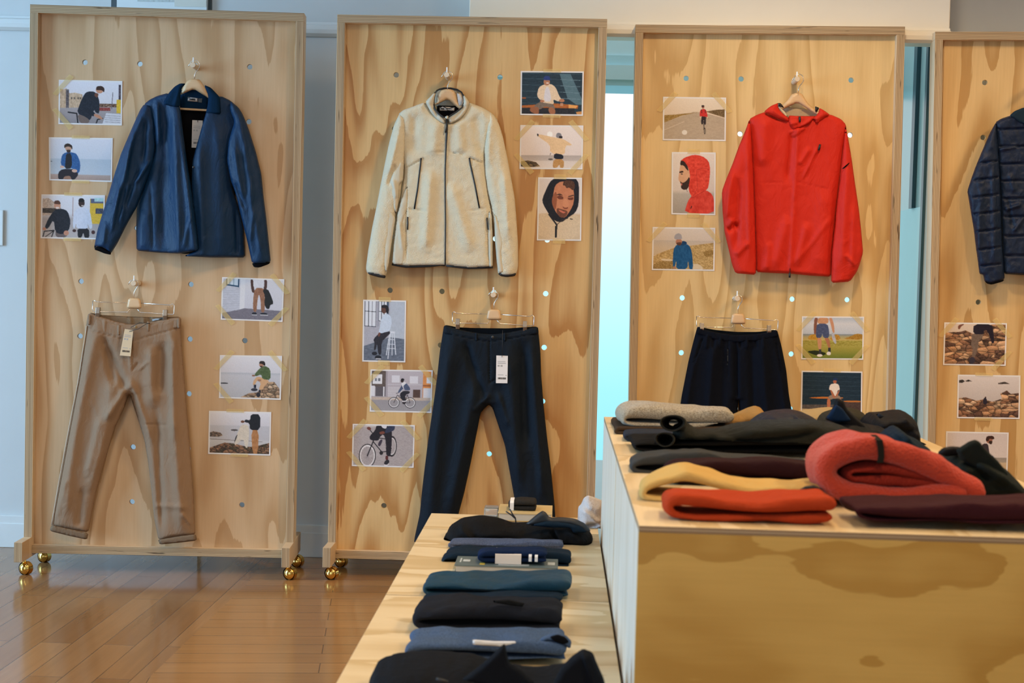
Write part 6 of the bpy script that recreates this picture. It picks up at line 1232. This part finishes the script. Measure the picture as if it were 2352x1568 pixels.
# ---- low plinths, near to far
tn, org = garment('folded_jacket', 'near black folded jacket with collar points up, nearest on the low plinth', 'jacket', 1110, 1560, 2.72, ZL, GL)
mound('body', [(890, 1640), (848, 1590), (848, 1560), (870, 1515), (915, 1500), (990, 1496), (1080, 1502), (1150, 1524), (1230, 1534), (1290, 1526), (1345, 1520), (1375, 1545), (1390, 1590), (1350, 1640)], 2.76, .17, ZL, cloth('blue black cloth', (.013, .015, .020), rough=.8, c2=(.009, .010, .014)), tn, org, R=44, nz=(5, 50, 16), seed=81,
      folds=[(880, 1530, 1090, 1545, 10, 8), (900, 1560, 1150, 1560, 4, -6), (870, 1520, 1000, 1512, 6, 6), (1100, 1520, 1200, 1568, 8, 8)], step=7)
puff('collar', [(1060, 1560), (1100, 1530), (1130, 1504), (1150, 1484), (1160, 1477), (1164, 1500), (1170, 1520), (1200, 1540), (1230, 1570), (1150, 1580)], atY(2.60), .0, .014, MATS['blue black cloth'], R=10, step=4, back=1, parent=tn, org=org, ay=1)
puff('collar', [(1270, 1570), (1290, 1530), (1316, 1504), (1340, 1489), (1362, 1498), (1370, 1520), (1388, 1560), (1394, 1600), (1300, 1600)], atY(2.62), .0, .02, MATS['blue black cloth'], R=14, step=4, back=1, parent=tn, org=org, ay=1, folds=[(1340, 1495, 1365, 1570, 4, 5)])
g = G(); g.tube([atY(2.58)(x, y, .03) for x, y in ((1005, 1548), (1020, 1552), (1032, 1556))], .003, 8); g.build('zip_pull', M_black, tn, org, smooth=True)
tn, org = simple('folded_shirt', 'chambray blue folded shirt with a white neck label behind the near black jacket', 'shirt',
    [(1300, 1512, 16), (1150, 1513, 16), (1000, 1511, 16), (946, 1505, 16), (935, 1490, 18), (955, 1476, 26), (1030, 1470, 30), (1130, 1472, 34), (1230, 1474, 40), (1300, 1478, 48)], 2.955, 0.15, ZL, K['cham'], GL, 82, amp=3, sq=0.7)
puff('neck_label', [(1085, 1468), (1135, 1472), (1183, 1472), (1188, 1478), (1150, 1484), (1086, 1480)], atY(2.955), .0, .002, M_white, R=3, step=4, ch=0, back=1, parent=tn, org=org)
puff('collar', [(1232, 1475), (1250, 1460), (1275, 1453), (1300, 1458), (1313, 1472), (1310, 1490), (1290, 1478), (1262, 1470)], atY(2.97), .0, .010, K['cham'], R=8, step=3, back=1, parent=tn, org=org, ay=1)
puff('collar_lining', [(1262, 1462), (1280, 1456), (1298, 1462), (1308, 1474), (1294, 1480), (1272, 1472)], atY(2.955), .0, .004, M_lining, R=8, step=3, back=1, parent=tn, org=org, ay=1)
tn, org = simple('folded_trousers', 'thick charcoal folded trousers between the chambray shirt and the teal shorts', 'trousers',
    [(1288, 1441, 24), (1150, 1444, 22), (1020, 1441, 22), (968, 1432, 24), (955, 1414, 28), (975, 1396, 36), (1040, 1390, 44), (1130, 1392, 48), (1220, 1396, 50), (1292, 1408, 50)], 3.19, 0.15, ZL, K['charc'], GL, 83, amp=4, sq=0.72)
puff('pocket_flap', [(1132, 1379), (1170, 1377), (1205, 1385), (1200, 1393), (1172, 1390), (1134, 1383)], atY(3.205), .0, .003, K['char'], R=3, step=3, ch=0, back=1, parent=tn, org=org)
simple('folded_shirt', 'thin ink blue folded shirt just behind the charcoal trousers', 'shirt',
    [(1284, 1386, 9), (1130, 1388, 8), (1000, 1386, 8), (981, 1380, 8), (986, 1372, 9), (1100, 1370, 12), (1200, 1369, 16), (1288, 1372, 18)], 3.50, 0.07, ZL, K['dnavy'], GL, 84, amp=1.5, sq=0.7)
simple('folded_shorts', 'teal blue folded shorts between the charcoal trousers and the grey book', 'shorts',
    [(1306, 1364, 18), (1180, 1365, 16), (1050, 1363, 13), (990, 1358, 12), (976, 1346, 16), (988, 1332, 24), (1080, 1334, 28), (1200, 1336, 34), (1312, 1332, 38)], 3.585, 0.14, ZL, K['teal'], GL, 85, amp=3.5, sq=0.68)
# grey book with navy socks on it
def book(label, x0, x1, yb, yt, Yf, dep, zb, cover, pages, spine=None, group='books on the low plinths', marks=()):
    a = ony(x0, yb, Yf); b_ = ony(x1, yb, Yf); zt = zb+(yb-yt)*Yf/F; c = .0028
    org = ((a[0]+b_[0])/2, Yf+dep/2, zb); tn = thing('book', label, 'book', org, group)
    g = G(); g.box(a[0], Yf, zb, b_[0], Yf+dep, zb+c); g.box(a[0], Yf, zt-c, b_[0], Yf+dep, zt); g.box(a[0], Yf+dep-c, zb, b_[0], Yf+dep, zt)
    cv = g.build('cover', cover, tn, org, bevel=.0006)
    g = G(); g.box(a[0]+.004, Yf+.004, zb+c, b_[0]-.004, Yf+dep-c, zt-c); g.build('page_block', pages, tn, org)
    if marks:
        for (u0, u1, v0, v1, m) in marks:
            x_ = a[0]+(b_[0]-a[0])*u0; X_ = a[0]+(b_[0]-a[0])*u1
            g = G(); g.add([(x_, Yf+dep*v0, zt+.0004), (X_, Yf+dep*v0, zt+.0004), (X_, Yf+dep*v1, zt+.0004), (x_, Yf+dep*v1, zt+.0004)], [(0, 1, 2, 3)]); g.build('cover_mark', m, cv, org)
    return tn, zt
mp_, t, b = newmat('page edges'); v = mapping(t, (2, 2, 900)); n_ = noise(t, v, 1, 2)
t.links.new(ramp(t, n_, [(.35, (.42, .40, .36)), (.65, (.66, .62, .55))]), b.inputs['Base Color']); M_pages = mp_
M_silver = plain('silver print', (.5, .55, .56), .4); M_gold = plain('gold print', (.7, .5, .08), .4)
bk, zb = book('slate grey hardcover book with navy striped socks resting on it', 1043, 1281, 1322, 1302, 3.87, .13, ZL, plain('slate cover', (.085, .12, .125), .5), M_pages, marks=((.04, .055, .30, .75, M_silver), (.07, .14, .40, .62, M_silver), (.24, .29, .10, .35, M_gold), (.42, .72, .12, .30, M_silver), (.90, .97, .30, .6, M_silver)))
def socks(label, x0, x1, yb, yt, Yf, dep, zb, mat, wrap, wx, group, seed, ribs=False, stripes=()):
    a = ony(x0, yb, Yf); b_ = ony(x1, yb, Yf); k = Yf/F; h = (yb-yt); org = ((a[0]+b_[0])/2, Yf+dep/2, zb)
    tn = thing('sock_pair', label, 'socks', org, group); my = (yb+yt)/2; t_ = h*.46
    off = (ony(x0, yb, Yf)[2]-zb)/k           # bring the px path down to zb
    P_ = [(x1, yb-h*.22+off, t_), (x0+h*1.2, yb-h*.22+off, t_), (x0+h*.30, yb-h*.34+off, t_*.8), (x0+h*.24, yb-h*.60+off, t_*.8), (x0+h*1.2, yb-h*.74+off, t_), (x1, yb-h*.70+off, t_)]
    fold_cloth('folded_socks', P_, Yf, dep, zb+.0005, mat, tn, org, seed=seed, amp=1.6, wob=.004)
    if wrap is not None:
        p0 = ony(wx[0], yb, Yf)[0]; p1 = ony(wx[1], yb, Yf)[0]; z1 = zb+h*k*.98; e = .003; pr = [(-e, 0), (-e, .8), (.10, 1), (.9, 1), (1+e*8, .75), (1+e*8, 0)]
        vs = []
        for x in (p0, p1):
            for u, w_ in pr: vs.append((x, Yf+u*dep-e, zb+.0006+(z1-zb)*w_+.001))
        n = len(pr); fs = [(i, i+1, i+1+n, i+n) for i in range(n-1)]; g = G(); g.add(vs, fs); g.build('paper_band', wrap, tn, org, smooth=False)
    for i, (sx0, sx1) in enumerate(stripes):
        p0 = ony(sx0, yb, Yf)[0]; p1 = ony(sx1, yb, Yf)[0]; z1 = zb+h*k*.93
        g = G(); vs = []
        for x in (p0, p1):
            for u, w_ in ((-.04, .25), (-.05, .7), (.05, .95), (.4, 1.02), (.9, 1.0)): vs.append((x+(.004*u), Yf+u*dep-.002, zb+(z1-zb)*w_+.003))
        g.add(vs, [(j, j+1, j+6, j+5) for j in range(4)]); g.build('stripe', M_white, tn, org)
    return tn
M_socknavy = cloth('sock navy', (.012, .028, .085), rough=.9); M_band = plain('cream band', (.76, .66, .58), .7)
socks('navy socks with white stripes and a cream paper band on the grey book', 1098, 1256, 1295, 1267, 3.90, .075, zb, M_socknavy, M_band, (1137, 1197), 'sock pairs', 91, stripes=((1214, 1221), (1228, 1235)))
tn, org = simple('folded_trousers', 'ink navy folded trousers right behind the grey book', 'trousers',
    [(1306, 1300, 14), (1200, 1301, 12), (1060, 1300, 12), (1024, 1294, 12), (1016, 1282, 14), (1030, 1268, 18), (1100, 1266, 22), (1200, 1268, 26), (1280, 1274, 30), (1312, 1282, 30)], 4.02, 0.13, ZL, K['dnavy'], GL, 86, amp=3, sq=0.68)
tn, org = simple('folded_shirt', 'heather blue grey folded shirt with white label behind the ink navy trousers', 'shirt',
    [(1292, 1256, 8), (1160, 1257, 8), (1060, 1256, 8), (1038, 1251, 9), (1042, 1245, 10), (1150, 1247, 14), (1240, 1247, 16), (1294, 1248, 16)], 4.24, 0.09, ZL, K['heath'], GL, 87, amp=2, sq=0.7)
puff('neck_label', [(1130, 1252), (1155, 1256), (1180, 1258), (1178, 1261), (1150, 1260), (1130, 1256)], atY(4.225), .0, .002, M_white, R=3, step=4, ch=0, back=1, parent=tn, org=org)
tn, org = garment('folded_jacket', 'black hooded jacket with cords at the far end of the low plinths', 'jacket', 1190, 1245, 4.4, ZL, GL)
mound('body', [(1050, 1258), (1024, 1240), (1023, 1230), (1034, 1206), (1062, 1188), (1105, 1182), (1145, 1188), (1180, 1200), (1215, 1198), (1250, 1190), (1285, 1192), (1320, 1192), (1345, 1206), (1360, 1228), (1362, 1240), (1340, 1258)], 4.46, .11, ZL, cloth('black soft shell', (.014, .014, .015), rough=.75, c2=(.010, .010, .012)), tn, org, R=30, nz=(4, 26, 12), seed=88,
      folds=[(1060, 1195, 1090, 1225, 5, 7), (1100, 1215, 1200, 1210, 8, 7), (1030, 1235, 1330, 1240, 3, -9), (1270, 1205, 1280, 1240, 4, -9), (1300, 1200, 1350, 1235, 8, 8)], step=5)
puff('hood', [(1206, 1204), (1222, 1190), (1234, 1180), (1246, 1172), (1254, 1176), (1262, 1188), (1290, 1187), (1320, 1190), (1345, 1202), (1358, 1220), (1340, 1224), (1310, 1206), (1255, 1202), (1225, 1206)], atY(4.36), .0, .014, M_black, R=8, step=3, back=1, parent=tn, org=org, ay=1)
puff('hood_panel', [(1216, 1206), (1256, 1196), (1300, 1200), (1335, 1208), (1350, 1222), (1318, 1224), (1310, 1212), (1262, 1211)], atY(4.335), .0, .010, K['dnavy'], R=8, step=3, back=1, parent=tn, org=org, ay=1)
for pts in ([(1162, 1174), (1174, 1182), (1184, 1191), (1185, 1200)], [(1171, 1169), (1177, 1180), (1184, 1190)]):
    g = G(); g.tube([atY(4.36)(x, y, 0) for x, y in pts], .0022, 8); g.build('cord', M_black, tn, org, smooth=True)
# books, grey socks, pale sweater at the far end
M_bcov = plain('beige cover', (.58, .43, .20), .5)
b1, z1 = book('thin beige book under the thick one at the far end', 1150, 1266, 1200, 1193, 4.70, .17, ZL, M_bcov, M_pages)
b2, z2 = book('thick beige book carrying the grey socks, upper of the pair', 1143, 1268, 1193, 1174, 4.69, .19, z1, M_bcov, M_pages)
M_ac, t, b = newmat('clear acrylic'); b.inputs['Base Color'].default_value = (.9, .93, .93, 1); b.inputs['Transmission Weight'].default_value = .8; b.inputs['Roughness'].default_value = .08; b.inputs['IOR'].default_value = 1.3
g = G(); q0 = ony(1112, 1190, 4.82)[0]; q1 = ony(1146, 1190, 4.82)[0]; g.box(q0, 4.80, ZL, q1-.004, 4.88, ZL+.032)
tag(g.build('acrylic_block', M_ac, org=((q0+q1)/2, 4.84, ZL), bevel=.002), 'clear acrylic block beside the left end of the beige books', 'acrylic block')
socks('dark grey ribbed socks with a white paper band on the beige books', 1168, 1231, 1171, 1149, 4.74, .09, z2, cloth('grey rib knit', (.042, .038, .034), rough=.95, wb=.6, weave=300, wdist=.003), M_white, (1171, 1180), 'sock pairs', 92)
tn, org = garment('folded_sweater', 'pale grey knit sweater draped against the foot of the tall plinth', 'sweater', 1360, 1213, 4.66, ZL, GL)
mound('body', [(1322, 1225), (1327, 1190), (1328, 1164), (1335, 1157), (1341, 1143), (1350, 1137), (1364, 1141), (1384, 1149), (1390, 1180), (1391, 1225)], 4.74, .08, ZL, K['sweat'], tn, org, R=22, nz=(3, 12, 16), seed=89, folds=[(1335, 1160, 1385, 1200, 6, 8), (1345, 1200, 1388, 1190, 4, -8)], step=4)
